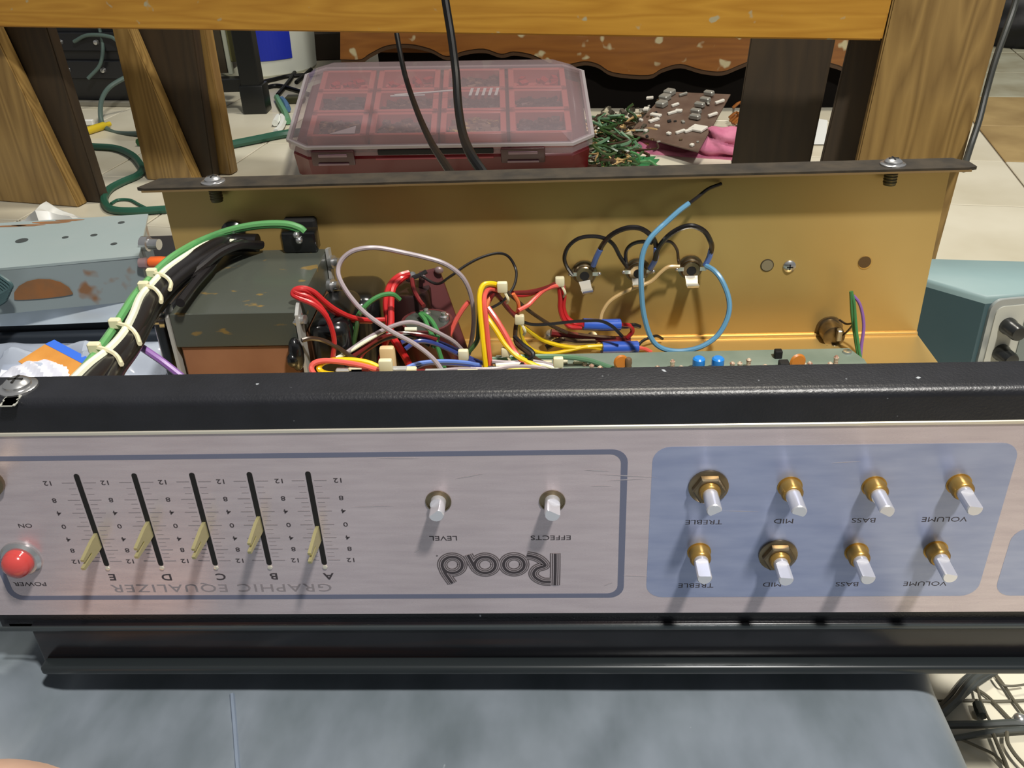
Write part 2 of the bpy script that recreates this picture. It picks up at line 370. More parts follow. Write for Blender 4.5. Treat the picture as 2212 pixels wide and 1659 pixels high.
for s, x, y in (('TREBLE', 1520, 1127), ('MID', 1693, 1125), ('BASS', 1866, 1123), ('VOLUME', 2040, 1121), ('TREBLE', 1503, 1264), ('MID', 1668, 1262), ('BASS', 1830, 1261), ('VOLUME', 1998, 1260)):
    text(s, x, y, 2.7, m_ink, 1.35)
text('LEVEL', 958, 1162, 2.7, m_ink, 1.35); text('EFFECTS', 1190, 1161, 2.7, m_ink, 1.35)
text('GRAPHIC EQUALIZER', 478, 1269, 5.0, m_inkl, 1.46, spacing=1.12)
text('ON', 54, 1135, 2.4, m_ink, 1.3); text('POWER', 65, 1261, 2.5, m_ink, 1.35)
SL = [('E', 156, 1025, 239, 1222, 217, 1168), ('D', 281, 1023, 356, 1222, 327, 1143), ('C', 406, 1022, 473, 1221, 446, 1144), ('B', 532, 1021, 588, 1220, 566, 1132), ('A', 660, 1021, 706, 1220, 690, 1153)]
ticks = [95.6-4.6+0-0 for _ in range(1)]
ZT = [91.0, 81.0, 73.4, 65.4, 57.5, 50.6, 43.6]; TN = ['12', '8', '4', '0', '4', '8', '12']
lx = [110, 235, 355, 478, 601, 727]
for k, (nm, xa, ya, xb, yb, xl, yl) in enumerate(SL):
    x = (pfix(xa, ya)[0]+pfix(xb, yb)[0])/2
    obj('slider_slot', flat(rrect(x-1.25, x+1.25, 40.6, 96.0, 1.2), 0.06, 0.1), m_slot, face)
    bm = new(); lathe(bm, (x, FY, 39.2), (0, -1, 0), [(1.2, 0), (1.1, 0.5), (0, 0.7)], 10); obj('rivet', bm, m_edge, face)
    text(nm, *(lambda q: q)((xb+4, yb+24)), 4.0, m_ink, 1.3, bold=0.015)
    bm = new()
    for z in ZT:
        for a, b2 in ((x-8, x-2.2), (x+2.2, x+8)): box(bm, (a, FY-0.09, z-0.22), (b2, FY-0.02, z+0.22))
    for q in range(len(ZT)-1):
        for f in (1/3., 2/3.):
            z = ZT[q]+(ZT[q+1]-ZT[q])*f
            for a, b2 in ((x-5.5, x-2.2), (x+2.2, x+5.5)): box(bm, (a, FY-0.09, z-0.12), (b2, FY-0.02, z+0.12))
    obj('scale_marks', bm, m_inkl, face)
    # forked lever
    z0 = pfix(xl, yl)[1]; bm = new()
    pts = [(5.0, 0), (4.6, 5), (1.6, 15.5), (-0.2, 15), (0.2, 8.5), (-1.2, 8.5), (-2.2, 17), (-4.0, 16.5), (-4.4, 4), (-4.2, 0)]
    prism(bm, [(x-0.9-0.06*nn, FY-nn, z0+zz*0.95) for zz, nn in pts], (1.6, 0, 0)); obj('slider_lever', bm, m_lever, face)
for xs in range(6):
    x = -216.6+27.05*(xs-0.5)+0.0
    x = -109.2+13.3-27.05*(5-xs)
    cu = []
    for z, s in zip(ZT, TN):
        d = V((x, FY, z))-CP; zz = d.dot(FWD); text(s, 1106+FOC*d.dot(RGT)/zz, 829.5-FOC*d.dot(UPV)/zz, 2.5, m_ink, 1.3, bold=0.006)
# script logo
def ribbon(P, wd, off, mat, name='logo_stripe', closed=False):
    Q = crom([V((x, z, 0)) for x, z in P], 8) if len(P) > 2 else [V((x, z, 0)) for x, z in P]
    bm = new(); A = []; B = []
    for i, q in enumerate(Q):
        t = (Q[min(i+1, len(Q)-1)]-Q[max(i-1, 0)])
        if closed and i in (0, len(Q)-1): t = Q[1]-Q[-2]
        t.normalize(); nrm = V((-t.y, t.x, 0))
        for L_, s in ((A, 1), (B, -1)): p = q+nrm*(wd/2*s); L_.append(bm.verts.new((p.x, FY-off, p.y)))
    for i in range(len(Q)-1): bm.faces.new((A[i], A[i+1], B[i+1], B[i]))
    r = bmesh.ops.extrude_face_region(bm, geom=list(bm.faces))
    for v in r['geom']:
        if isinstance(v, bmesh.types.BMVert): v.co.y += 0.02
    return obj(name, bm, mat, face)
def zp(x, y): return pfix(800+x/3.568, 900+y/3.568)
def circ(cx, cyy, rx, rz, a0=0, a1=360, n=16): return [zp(cx+rx*math.cos(math.radians(a0+(a1-a0)*k/n)), cyy+rz*math.sin(math.radians(a0+(a1-a0)*k/n))) for k in range(n+1)]
letters = [(circ(1107, 1138, 80, 62), True), (circ(885, 1140, 80, 62), True), ([zp(x, y) for x, y in ((752, 1064), (775, 1105), (800, 1150), (820, 1180))], False),
           (circ(632, 1140, 78, 62), True), ([zp(x, y) for x, y in ((553, 1145), (575, 1200), (605, 1245), (632, 1282))], False),
           ([zp(1425, 1053), zp(1425, 1175), zp(1422, 1297)], False),
           ([zp(x, y) for x, y in ((1392, 1272), (1330, 1268), (1275, 1240), (1258, 1205), (1285, 1168), (1340, 1150), (1345, 1135), (1310, 1100), (1262, 1078), (1205, 1068))], False)]
for n_, (P, cl) in enumerate(letters):
    o = 0.10+0.004*n_
    ribbon(P, 5.0, o, m_inkg, 'logo_letter', cl)
    for wd, mt, dd in ((3.9, m_face, 0.05), (3.3, m_inkg, 0.09), (2.0, m_face, 0.13), (1.45, m_ink, 0.17)): ribbon(P, wd, o+dd, mt, 'logo_stripe', cl)
text('o', 944, 1201, 1.3, m_ink, 1.0)
m_scr = M('bright_scratch', (206, 198, 200), 0.3, 0.5)
for (xa, ya, xb, yb, wd) in ((982, 1034, 1044, 1023, 0.5), (1262, 1015, 1318, 1017, 0.6), (1290, 1024, 1420, 1031, 0.5), (1310, 1038, 1395, 1034, 0.4), (1275, 1050, 1322, 1050, 0.5), (812, 989, 910, 990, 0.5), (1304, 1265, 1324, 1258, 0.6), (1345, 1243, 1400, 1245, 0.4), (895, 1192, 905, 1188, 0.6), (1795, 1000, 1860, 996, 0.4), (1560, 1103, 1640, 1105, 0.4), (760, 1095, 850, 1092, 0.35)):
    (x0_, z0_), (x1_, z1_) = pfix(xa, ya), pfix(xb, yb); mx_, mz_ = (x0_+x1_)/2, (z0_+z1_)/2
    obj('scratch', flat([(x0_, z0_), (mx_, mz_-wd/2), (x1_, z1_), (mx_, mz_+wd/2)], 0.09, 0.03), m_scr, face)
# potentiometers
def shaft_bm(o, L, r=3.0, flat_ang=90, flat_from=4):
    bm = new(); n = 20; fa = math.radians(flat_ang); rings = []
    for h, fl in ((0, 0), (flat_from, 0), (flat_from, 1), (L-0.5, 1), (L, 1)):
        rr = r-(0.4 if h == L else 0); ring = []
        for k in range(n):
            a = 2*math.pi*k/n; x, z = rr*math.cos(a), rr*math.sin(a)
            if fl:
                d = x*math.cos(fa)+z*math.sin(fa)
                if d > r*0.45: x -= (d-r*0.45)*math.cos(fa); z -= (d-r*0.45)*math.sin(fa)
            ring.append(bm.verts.new((o.x+x, o.y-h, o.z+z)))
        rings.append(ring)
    for A, B in zip(rings, rings[1:]):
        for k in range(n): bm.faces.new((A[k], A[(k+1) % n], B[(k+1) % n], B[k]))
    bm.faces.new(rings[0]); bm.faces.new(rings[-1][::-1]); return bm
POTS = [(1530, 1050, 1, 300), (1706, 1051, 0, 250), (1888, 1050, 0, 240), (2071, 1045, 0, 80), (1510, 1192, 0, 88), (1680, 1197, 1, 84), (1850, 1192, 0, 80), (2021, 1188, 0, 76)]
for (x, y, nut, fa) in POTS:
    p = atY(x, y, FY)
    bm = new(); lathe(bm, p, (0, -1, 0), [(5.6, -0.5), (5.6, 0.4), (4.9, 0.4), (4.9, 5.4), (4.2, 6.4), (3.1, 6.4)], 24); po = obj('potentiometer_bushing', bm, m_brass, face, p)
    if nut:
        bm = new(); lathe(bm, p+V((0, -0.2, 0)), (0, -1, 0), [(9.0, 0), (9.0, 1.0), (8.6, 1.2)], 28); obj('washer', bm, m_nick, po)
        bm = new(); lathe(bm, p+V((0, -1.4, 0)), (0, -1, 0), [(7.6, 0), (7.6, 2.4), (6.8, 3.0)], 6); obj('nut', bm, m_nick, po, smooth=20)
    sh = shaft_bm(p+V((0, -5.5, 0)), 13.0 if not nut else 12.5, 3.4, fa, 3); obj('shaft', sh, m_shaft, po)
for (x, y, fa) in ((947, 1083, 130), (1193, 1082, 60)):
    p = atY(x, y, FY)
    bm = new(); lathe(bm, p, (0, -1, 0), [(6.0, 0.02), (6.0, 0.5), (5.4, 0.5), (5.4, 0.12), (3.2, 0.12)], 28); po = obj('potentiometer_bushing', bm, m_nick, face, p, 'dark recessed bushing')
    sh = shaft_bm(p, 10.5, 3.6, fa, 3); obj('shaft', sh, m_shaft, po)
# pilot lamp and power switch
p = atY(47, 1205, FY)
bm = new(); lathe(bm, p, (0, -1, 0), [(10.0, 0), (10.0, 1.2), (8.6, 2.6), (7.4, 2.8)], 28); lb = obj('lamp_bezel', bm, m_steel, face, p)
bm = new(); lathe(bm, p, (0, -1, 0), [(7.4, 2), (7.3, 5), (6.2, 7.8), (3.6, 9.6), (0, 10.2)], 24); obj('lamp_lens', bm, m_red, lb, label='red domed pilot lamp lens')
p = atY(-24, 1040, FY)
bm = new(); lathe(bm, p, (0, -1, 0), [(7.5, 0), (7.5, 2), (5.5, 2.5), (5.2, 7), (3, 7)], 20); sw = obj('power_switch', bm, m_nick, face, p)
bm = new(); lathe(bm, p+V((0, -6, 0)), (0.05, -1, 0.08), [(2.4, 0), (3.2, 8), (5.2, 13), (5.0, 16), (2.6, 18), (0, 18.4)], 18); obj('toggle', bm, M('ivory_toggle', (188, 174, 150), 0.4), sw)
# base rail under the faceplate
bm = new(); box(bm, (-268, FY-0.5, -28), (290, -262, 0.6), 1.6, 3); br = obj('base_rail', bm, m_blackg, ch)
bm = new(); box(bm, (-266, FY-8, -27.0), (290, FY, -21.5), 1.8, 3); obj('rail_flange', bm, M('highlit_dark_steel', (40, 45, 47), 0.28, 0.2), br)  # paler grey puts the lit band of the flange into its colour
bm = new(); box(bm, (-284, FY-1.6, -2.2), (290, FY, 0.8), 0.8, 2); obj('front_ledge', bm, M('highlit_edge', (66, 72, 74), 0.25, 0.3), br)  # pale strip, highlight along the rail's upper edge put into the colour
bm = new(); box(bm, (-268, -60, -29), (280, -20, -2)); obj('base_rail', bm, m_blackg, ch)
# screws through the lips
def screw(p, down):
    bm = new(); lathe(bm, p, (0, 0, 1), [(8.5, 0), (8.5, 1.0), (7.8, 1.4), (4, 1.4)], 28); w_ = obj('screw_washer', bm, m_steel, ch, p)
    bm = new(); lathe(bm, V(p)+V((0, 0, 1.2)), (0, 0, 1), [(6.2, 0), (6.0, 1.6), (4.4, 3.0), (2.2, 3.5), (0, 3.6)], 24); obj('screw_head', bm, m_steel, w_)
    bm = new(); box(bm, (p[0]-3.4, p[1]-0.5, p[2]+4.6), (p[0]+3.4, p[1]+0.5, p[2]+5.0)); box(bm, (p[0]-0.5, p[1]-3.4, p[2]+4.6), (p[0]+0.5, p[1]+3.4, p[2]+5.0)); obj('cross_recess', bm, m_slot, w_)
    if down:
        bm = new(); lathe(bm, V(p)-V((0, 0, down)), (0, 0, 1), [(4.2, 0)]+[(4.2 if k % 2 else 4.7, k*1.0) for k in range(1, int(down)-2)]+[(4.4, down-2.2)], 14); obj('screw_thread', bm, M('dull_steel', (96, 88, 62), 0.5, 0.6), w_)
screw((-237.3, -9, H+2.2), 14); screw((236.5, -9, H+2.2), 14); screw((-237.3, -292, H+1.5), 0); screw((237.3, -292, H+1.5), 0)
bm = new(); 
for k in range(7): q = atZ(22+random.uniform(-16, 16), 868+random.uniform(-12, 12), H+1.4); box(bm, (q.x-3, q.y-1.5, H+1.3), (q.x+3, q.y+1.5, H+1.75))
obj('bare_scratch', bm, M('bare_metal_scratch', (190, 190, 180), 0.4, 0.3), ch)
# rear wall details
def disc(px, py, r, mat, name, h=0.4, Y=0.0, prof=None):
    p = atY(px, py, Y); bm = new(); lathe(bm, p, (0, -1, 0), prof or [(r, -0.2), (r, h), (r*0.92, h+0.1)], 24); return obj(name, bm, mat, ch, p), p
o, p = disc(1657, 573, 4.9, M('plugged_hole_ring', (60, 52, 34), 0.6), 'plugged_hole'); bm = new(); lathe(bm, p, (0, -1, 0), [(4.2, 0.4), (4.2, 0.8)], 24); obj('plug', bm, M('grey_plug', (132, 122, 96), 0.5), o)
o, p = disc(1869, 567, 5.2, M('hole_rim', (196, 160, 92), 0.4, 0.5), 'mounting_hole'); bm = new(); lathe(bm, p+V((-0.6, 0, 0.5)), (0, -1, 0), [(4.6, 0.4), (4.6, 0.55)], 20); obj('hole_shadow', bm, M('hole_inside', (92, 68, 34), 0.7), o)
o, p = disc(1705, 575, 4.8, m_steel, 'panel_screw', prof=[(4.8, 0), (4.6, 1.0), (3.0, 2.2), (0, 2.6)]); bm = new(); box(bm, (p.x-2.2, p.y-2.75, p.z-0.4), (p.x+2.2, p.y-2.0, p.z+0.4)); box(bm, (p.x-0.4, p.y-2.75, p.z-2.2), (p.x+0.4, p.y-2.0, p.z+2.2)); obj('cross_recess', bm, m_slot, o)
# jacks
for i, (x, y, tip) in enumerate(((1262, 588, (1270, 632)), (1377, 583, (1380, 618)), (1491, 577, (1497, 620)))):
    p = atY(x, y, -1)
    bm = new(); lathe(bm, p, (0, -1, 0), [(9.4, -0.8), (9.4, 0.8), (7.8, 0.9), (7.8, 3.5), (7.0, 4), (7.0, 6.4), (6.4, 7), (3.4, 7)], 20); j = obj('jack_socket', bm, m_nick, ch, p)
    bm = new(); lathe(bm, p, (0, -1, 0), [(3.6, 7.0), (3.5, 7.2), (0, 7.2)], 14); obj('jack_bore', bm, m_slot, j)
    t = atY(tip[0], tip[1]+2, -22); a = p+V((0, -7.4, -4.4)); bm = new()
    d = (t-a); s = V((4.6, 0, 0)) if i else V((4.2, 0, 0.8)); nn = d.cross(s).normalized()
    m1 = a+d*0.55+nn*-1.5
    for A, B in ((a, m1), (m1, t)): prism(bm, [A-s, A+s, B+s*0.9, B-s*0.9], nn*0.8)
    prism(bm, [t-s*0.9, t+s*0.9, t+s*0.9+V((0, -2, 2.5)), t-s*0.9+V((0, -2, 2.5))], nn*0.8); obj('contact_spring', bm, M('bright_contact', (244, 240, 228), 0.22, 0.5) if i == 0 else bpy.data.materials['bright_contact'], j)
    bm = new()
    for sx_ in (-1, 1):
        q = p+V((sx_*8.5, -8, 2)); box(bm, q-V((2.6, 0.5, 1.4)), q+V((2.6, 0.5, 1.4))); ball(bm, q+V((sx_*2.4, 0, 0)), 1.5, 8, 6)
    obj('solder_lug', bm, m_steel, j)
p = atY(1795, 716, -6)
bm = new(); lathe(bm, p+V((0, 6, 0)), (0, -1, 0), [(10, 0), (10, 2), (8.6, 2.2), (8.6, 8), (8.2, 15), (7.0, 15.4), (4.0, 15.4)], 24); j = obj('jack_socket', bm, m_nick, ch, p)
bm = new(); box(bm, p+V((0.5, -15, -1)), p+V((4.0, -9.6, 8)), 0.6, 1); obj('contact_spring', bm, m_steel, j)
bm = new()
for k in range(9):
    a = k*0.75; q = p+V((8*math.cos(a), -10-k*0.4, -6+3*math.sin(a)-4)); ball(bm, q, (2.6, 2.2, 1.8), 8, 6)
obj('solder_lug', bm, m_nick, j)
# mains inlet block and grommet on the rear wall
a, b = atY(612, 470, -3), atY(690, 522, -3); bm = new(); box(bm, (a.x, -9, b.z-3), (b.x, 0, a.z), 1.5, 1); obj('inlet_block', bm, m_slot, ch)
p = atY(506, 500, 0); bm = new(); lathe(bm, p, (0, -1, 0), [(9, 0), (9, 3), (6, 6), (4, 6)], 20); obj('cord_grommet', bm, m_bell, ch)

# transformer
TZ = 88.0; tl, tr = -240.0, -160.0; ty0, ty1 = -123.0, -20.0
tc_ = V(((tl+tr)/2, (ty0+ty1)/2, 0))
bm = new(); box(bm, (tl, ty0, 64), (tr, ty1, TZ), 0.6, 1)
for k in range(26): zz = 0
trf = obj('transformer', bm, m_lam, ch, tc_)
bm = new(); box(bm, (tl+2, ty0+1.5, 8), (tr-2, ty1-2, 64), 1.0, 1); obj('coil_wrap', bm, m_paper, trf, label='brown paper wrapped coil')
for xx in (tl-2.6, tr+0.4):
    bm = new(); prism(bm, [(xx, ty1-8, 4), (xx, ty1-8, TZ+3), (xx, ty1, TZ+1), (xx, ty1+1, 4)], (2.2, 0, 0)); obj('end_frame', bm, m_frame, trf)
    bm = new(); prism(bm, [(xx, ty0-1, 4), (xx, ty0-1, TZ-2), (xx, ty0+6, TZ+3), (xx, ty0+9, TZ+3), (xx, ty0+9, 4)], (2.2, 0, 0))
    obj('end_frame', bm, m_frame, trf)
bm = new(); box(bm, (tr+3, ty0+8, 22), (tr+30, ty1-34, 74), 9, 4); box(bm, (tr+3, ty1-44, 6), (tr+40, ty1+8, 66), 10, 4); bell = obj('end_bell', bm, m_bell, trf)
bm = new(); box(bm, (tl-16, ty0+6, 2), (tl-3, ty1-8, 80), 5, 3); bell2 = obj('end_bell', bm, m_bell, trf)
for (px, py, Y) in ((648, 690, ty0+4), (722, 566, ty1-6), (720, 617, -60), (345, 692, ty0+4)):
    q = atY(px, py, Y); bm = new(); lathe(bm, q, (1 if px > 400 else -1, -0.3, 0.15), [(5.0, -3), (5.0, 0), (3.0, 0.4), (3.0, 4), (0, 4.5)], 12); obj('bolt', bm, m_steel, trf)
bm = new(); ball(bm, atY(640, 765, ty0-4), (5, 6, 12), 12, 8); ball(bm, atY(632, 778, ty0-8), (4, 4, 5), 10, 6); obj('wire_sleeve', bm, m_bell, trf)
q = atY(645, 515, -22); bm = new(); box(bm, q-V((11, 6, 9)), q+V((14, 6, 7)), 2, 2); tb = obj('terminal_block', bm, m_bell, trf)
bm = new(); ball(bm, atY(640, 508, -30), 2.6, 10, 6); ball(bm, atY(646, 519, -30), 2.8, 10, 6); obj('terminal_screw', bm, m_steel, tb)

# circuit board
pcx0, pcx1 = -40, 221
bm = new(); prism(bm, [(pcx0, -47, 11), (pcx1-6, -45, 11), (pcx1, -62, 11), (pcx1+4, -230, 11), (pcx0, -230, 11)], (0, 0, 1.6)); pcb = obj('circuit_board', bm, m_pcb, ch)
PZ = 12.6
def stand(px, py): return atZ(px, py, PZ)
for x in (1508, 1549):
    q = stand(x, 802); bm = new(); lathe(bm, q, (0, 0, 1), [(3.6, 0), (4.3, 1), (4.3, 4.5), (4.0, 5), (4.3, 5.6), (4.3, 10), (3.2, 11), (0, 11.2)], 18); obj('blue_capacitor', bm, m_bcap, pcb)
for x, y, rr in ((1340, 800, 5.4), (1720, 800, 6.0)):
    q = stand(x, y)+V((0, 0, 6.5)); bm = new(); lathe(bm, q+V((0, 1.3, 0)), (0.25, -1, 0.15), [(0, 0), (rr*0.8, 0.2), (rr, 1.2), (rr*0.8, 2.4), (0, 2.8)], 18); obj('disc_capacitor', bm, m_ocap, pcb)
q = stand(1357, 800); bm = new(); lathe(bm, q, (0, 0, 1), [(2.4, 0), (2.6, 2), (2.2, 4), (2.6, 6), (2.4, 9), (1.6, 10)], 12); obj('resistor', bm, M('brown_resistor', (108, 84, 58), 0.5), pcb)
for i, (x, y, hh) in enumerate(((1278, 802, 5), (1296, 803, 4), (1452, 798, 7), (1471, 800, 3), (1581, 797, 5), (1597, 797, 5), (1616, 795, 7), (1735, 795, 4), (1748, 797, 5), (1792, 795, 4), (1804, 792, 8), (1264, 790, 3), (1420, 803, 4), (1652, 800, 4))):
    q = stand(x, y); bm = new(); lathe(bm, q, (0, 0.05, 1), [(1.2, 0), (1.9, 0.8), (1.5, hh*0.35), (1.5, hh*0.65), (1.9, hh*0.9), (0.8, hh+0.6)], 10); obj('resistor', bm, m_res, pcb)
for x, y, s_ in ((1680, 772, 2.6), (1692, 797, 3.4)):
    q = stand(x, y); bm = new(); box(bm, q-V((s_, s_, 0)), q+V((s_, s_, 6)), 0.5, 1); obj('transistor', bm, m_slot, pcb)
q = stand(1830, 762); bm = new(); lathe(bm, q, (0, 0, 1), [(3.2, 0), (3.0, 1.6), (0, 2.2)], 14); obj('board_screw', bm, m_steel, pcb)
for x in range(1080, 1300, 34):
    q = stand(x, 785+random.uniform(-8, 8)); bm = new(); box(bm, q-V((3.5, 1.4, 0)), q+V((3.5, 1.4, 3.0)), 0.6, 1); obj('film_capacitor', bm, m_tie if x % 68 else m_res, pcb)
# filter capacitors and the maroon insulating board
c1 = atY(922, 690, -70)
bm = new(); lathe(bm, (c1.x, c1.y, 4), (0, 0, 1), [(17, 0), (17, c1.z-8), (17.8, c1.z-6), (17.8, c1.z-4.5), (16, c1.z-4.4), (15.5, c1.z-5.2), (0, c1.z-5.2)], 32); cp1 = obj('filter_capacitor', bm, m_fish, ch, (c1.x, c1.y, 0))
bm = new(); lathe(bm, (c1.x, c1.y, c1.z-1), (0, 0, 1), [(15.6, -0.6), (15.6, 0.4), (0, 0.5)], 28); obj('capacitor_top', bm, m_can, cp1)
for dx, dy in ((-1, 6), (12, 0)):
    bm = new(); q = V((c1.x+dx, c1.y+dy, c1.z)); lathe(bm, q, (0, 0, 1), [(3.4, -0.5), (3.2, 2.4), (2.0, 3.2), (1.8, 5), (0, 5.4)], 12); obj('capacitor_terminal', bm, m_steel, cp1)
c2 = atY(885, 622, -42)
bm = new(); lathe(bm, (c2.x, c2.y, 2), (0, 0, 1), [(15, 0), (15, c2.z-4), (14, c2.z-2), (0, c2.z-2)], 28); cp2 = obj('filter_capacitor', bm, M('dark_maroon_can', (44, 24, 24), 0.35), ch, (c2.x, c2.y, 0))
bm = new(); lathe(bm, atY(886, 598, -42), (0.6, -0.5, 0.6), [(3.0, -3), (3.2, 3), (2.2, 4.6), (0, 4.8)], 12); obj('capacitor_terminal', bm, m_steel, cp2)
q0, q1, q2, q3 = atY(905, 592, -38), atY(948, 582, -30), atY(1012, 762, -46), atY(985, 800, -58)
bm = new(); prism(bm, [q0, q1, q2, q3, atY(900, 800, -64)], (0, 2.0, 1)); obj('insulating_board', bm, m_fish, ch)
bm = new(); ball(bm, atY(948, 584, -34), (3.4, 2, 3), 8, 6); ball(bm, atY(912, 598, -44), (2.6, 2, 2.6), 8, 6); ball(bm, atY(964, 700, -62), (5, 3, 9), 8, 6); obj('solder_tab', bm, M('dull_solder', (160, 136, 136), 0.4, 0.5), ch)

# ------------------------------------------------------------------ wires of the chassis
def Z5(x, y): return (600+x/4.424, 480+y/4.424)
def Z6(x, y): return (1000+x/3.687, 480+y/3.687)
def Z4(x, y): return (x/3.16, 420+y/3.16)
def Z7(x, y): return (1550+x/3.341, 420+y/3.341)
def ID(x, y): return (x, y)
def wire(colour, r, zf, pts, Ys, name='wire', label=None, n=8):
    """pts: picture points, Ys: depths at evenly spread stations along the wire"""
    m = len(pts)-1; P = []
    for i, q in enumerate(pts):
        if callable(Ys): Y = Ys(*q)
        else: f = i/m*(len(Ys)-1); k = min(int(f), len(Ys)-2); Y = Ys[k]+(Ys[k+1]-Ys[k])*(f-k)
        P.append(atY(*zf(*q), Y))
    bm = new(); tube(bm, P, r, n); return obj(name, bm, I[colour], ch, label=label or colour.replace('lgreen', 'light green').replace('dgreen', 'dark green').replace('lblue', 'pale blue')+' '+name.replace('_', ' '))
W = wire
W('grey', 1.6, Z5, [(1640, 1560), (1590, 1450), (1480, 1300), (1300, 1160), (1080, 1040), (850, 880), (700, 720), (600, 560), (577, 450), (620, 350), (720, 275), (860, 245), (1000, 250), (1200, 290), (1400, 335), (1580, 390), (1720, 480), (1800, 580), (1850, 720), (1872, 900), (1860, 1080), (1825, 1260)], [-130, -110, -80, -70, -70, -66], label='long looping grey wire')
W('red', 2.6, Z5, [(1250, 490), (1160, 520), (1085, 590), (1050, 680), (1040, 800), (1060, 950), (1090, 1080), (1150, 1180), (1230, 1310), (1310, 1500)], [-46, -56, -72, -86, -90])
W('red', 2.2, Z5, [(1240, 510), (1180, 545), (1110, 620), (1088, 720), (1085, 850), (1085, 960), (1060, 1080), (1000, 1250), (960, 1480)], [-46, -58, -75, -90, -95])
W('red', 1.7, Z5, [(520, 1330), (540, 1150), (510, 1000), (450, 880), (350, 790), (210, 730), (145, 690), (175, 640), (260, 632), (350, 670), (450, 760), (560, 840), (700, 905), (860, 935), (1020, 930)], [-120, -118, -112, -108, -90])
W('red', 1.7, Z5, [(470, 900), (400, 800), (300, 720), (190, 680), (160, 655), (240, 645), (330, 690), (430, 770), (540, 860), (700, 935), (900, 950)], [-114, -114, -112, -105, -90])
W('green', 1.7, Z5, [(690, 1190), (725, 1000), (790, 860), (890, 755), (1000, 697), (1100, 690), (1165, 740)], [-100, -92, -84, -80])
W('dgreen', 1.6, Z5, [(720, 1190), (755, 1000), (770, 900), (840, 830)], [-104, -98, -92])
W('yellow', 1.8, Z5, [(620, 1530), (560, 1465), (440, 1440), (393, 1395), (430, 1345), (520, 1322), (700, 1318), (850, 1340), (940, 1375), (1000, 1420), (1040, 1500)], [-150, -142, -138, -138, -140], label='yellow wire loop')
W('pink', 1.8, Z5, [(430, 1530), (350, 1455), (322, 1400), (345, 1350), (430, 1325), (560, 1330), (760, 1360), (880, 1390), (980, 1430), (1020, 1520)], [-152, -144, -140, -140, -142])
W('pink', 1.7, Z5, [(760, 1330), (830, 1230), (960, 1145), (1080, 1090)], [-110, -100, -92])
W('pink', 1.7, Z5, [(1560, 1200), (1630, 1100), (1700, 945), (1770, 830), (1830, 755)], [-78, -70, -66])
W('grey', 1.5, Z5, [(640, 1260), (740, 1190), (860, 1110), (980, 1045), (1080, 1000), (1200, 962), (1300, 958), (1420, 1000), (1560, 1070), (1680, 1140), (1770, 1230)], [-118, -104, -98, -94, -84])
W('white', 1.3, Z5, [(560, 1300), (700, 1225), (820, 1150), (930, 1085), (1040, 1022)], [-120, -110, -100])
W('white', 1.4, Z5, [(1215, 1022), (1270, 1022), (1330, 1022)], [-98, -98])
W('maroon', 1.5, Z5, [(640, 1330), (780, 1240), (920, 1140), (1060, 1075), (1200, 1062), (1380, 1080), (1520, 1120)], [-118, -104, -94, -92])
W('brown', 1.5, Z5, [(230, 1130), (320, 1110), (430, 1130), (560, 1190), (680, 1270), (760, 1320), (860, 1360)], [-130, -122, -118, -116], label='dark grey brown wire')
W('black', 1.6, Z5, [(640, 1380), (760, 1270), (880, 1190), (1010, 1120), (1160, 1085), (1300, 1090), (1440, 1180)], [-116, -104, -96, -90])
W('blue', 1.6, Z5, [(1180, 1150), (1280, 1110), (1400, 1112), (1540, 1150), (1700, 1220), (1840, 1300), (1960, 1350)], [-96, -90, -84, -80])
W('blue', 1.6, Z5, [(1220, 1210), (1330, 1140), (1470, 1150), (1620, 1210), (1780, 1290), (1930, 1370)], [-100, -92, -84])
W('sky', 1.5, Z5, [(1130, 1500), (1180, 1430), (1280, 1370), (1420, 1338), (1600, 1330), (1780, 1340), (1920, 1365)], [-124, -112, -104, -96])
W('blue', 1.8, Z5, [(1240, 1430), (1400, 1350), (1560, 1345), (1760, 1360), (1940, 1385)], [-112, -104, -96])
W('grey', 1.6, Z5, [(1350, 1500), (1480, 1440), (1660, 1410), (1890, 1408)], [-124, -114, -104])
W('green', 1.6, Z5, [(1360, 880), (1410, 940), (1450, 1040), (1500, 1120), (1560, 1290), (1600, 1420)], [-68, -84, -92, -98])
W('green', 1.6, Z5, [(1375, 870), (1450, 920), (1510, 1010), (1530, 1100), (1480, 1200)], [-66, -84, -92])
W('maroon', 1.6, Z5, [(1280, 540), (1300, 640), (1350, 740), (1395, 800)], [-48, -56, -66], label='brown wire between the capacitors')
W('black', 1.7, Z5, [(1290, 530), (1370, 500), (1420, 470)], [-46, -44, -42])
W('black', 1.0, ID, [(910, 596), (944, 613), (973, 597), (1007, 573), (1040, 556), (1075, 547), (1098, 554), (1113, 578), (1115, 600), (1106, 626), (1081, 654), (1035, 677)], [-46, -60, -50, -40, -44, -60, -78], label='thin black wire loop')
W('yellow', 1.8, Z6, [(205, 1300), (190, 1210), (165, 1000), (150, 850), (135, 700), (133, 580), (165, 500), (240, 490), (300, 520)], [-100, -90, -78, -66], label='upright yellow wire loop')
W('pink', 1.7, Z6, [(245, 1300), (230, 1210), (205, 1000), (187, 800), (170, 650), (178, 570), (215, 530), (290, 545)], [-98, -90, -78, -66])
W('orange', 1.7, Z6, [(180, 760), (190, 660), (225, 590), (290, 560)], [-76, -70, -64])
W('yellow', 1.8, Z6, [(180, 740), (215, 790), (270, 870), (335, 970), (430, 1065), (540, 1125), (690, 1200), (760, 1270)], [-76, -84, -94, -104])
W('pink', 1.9, Z6, [(200, 680), (270, 780), (340, 900), (410, 1030), (490, 1120), (590, 1200), (660, 1280)], [-74, -84, -94, -106])
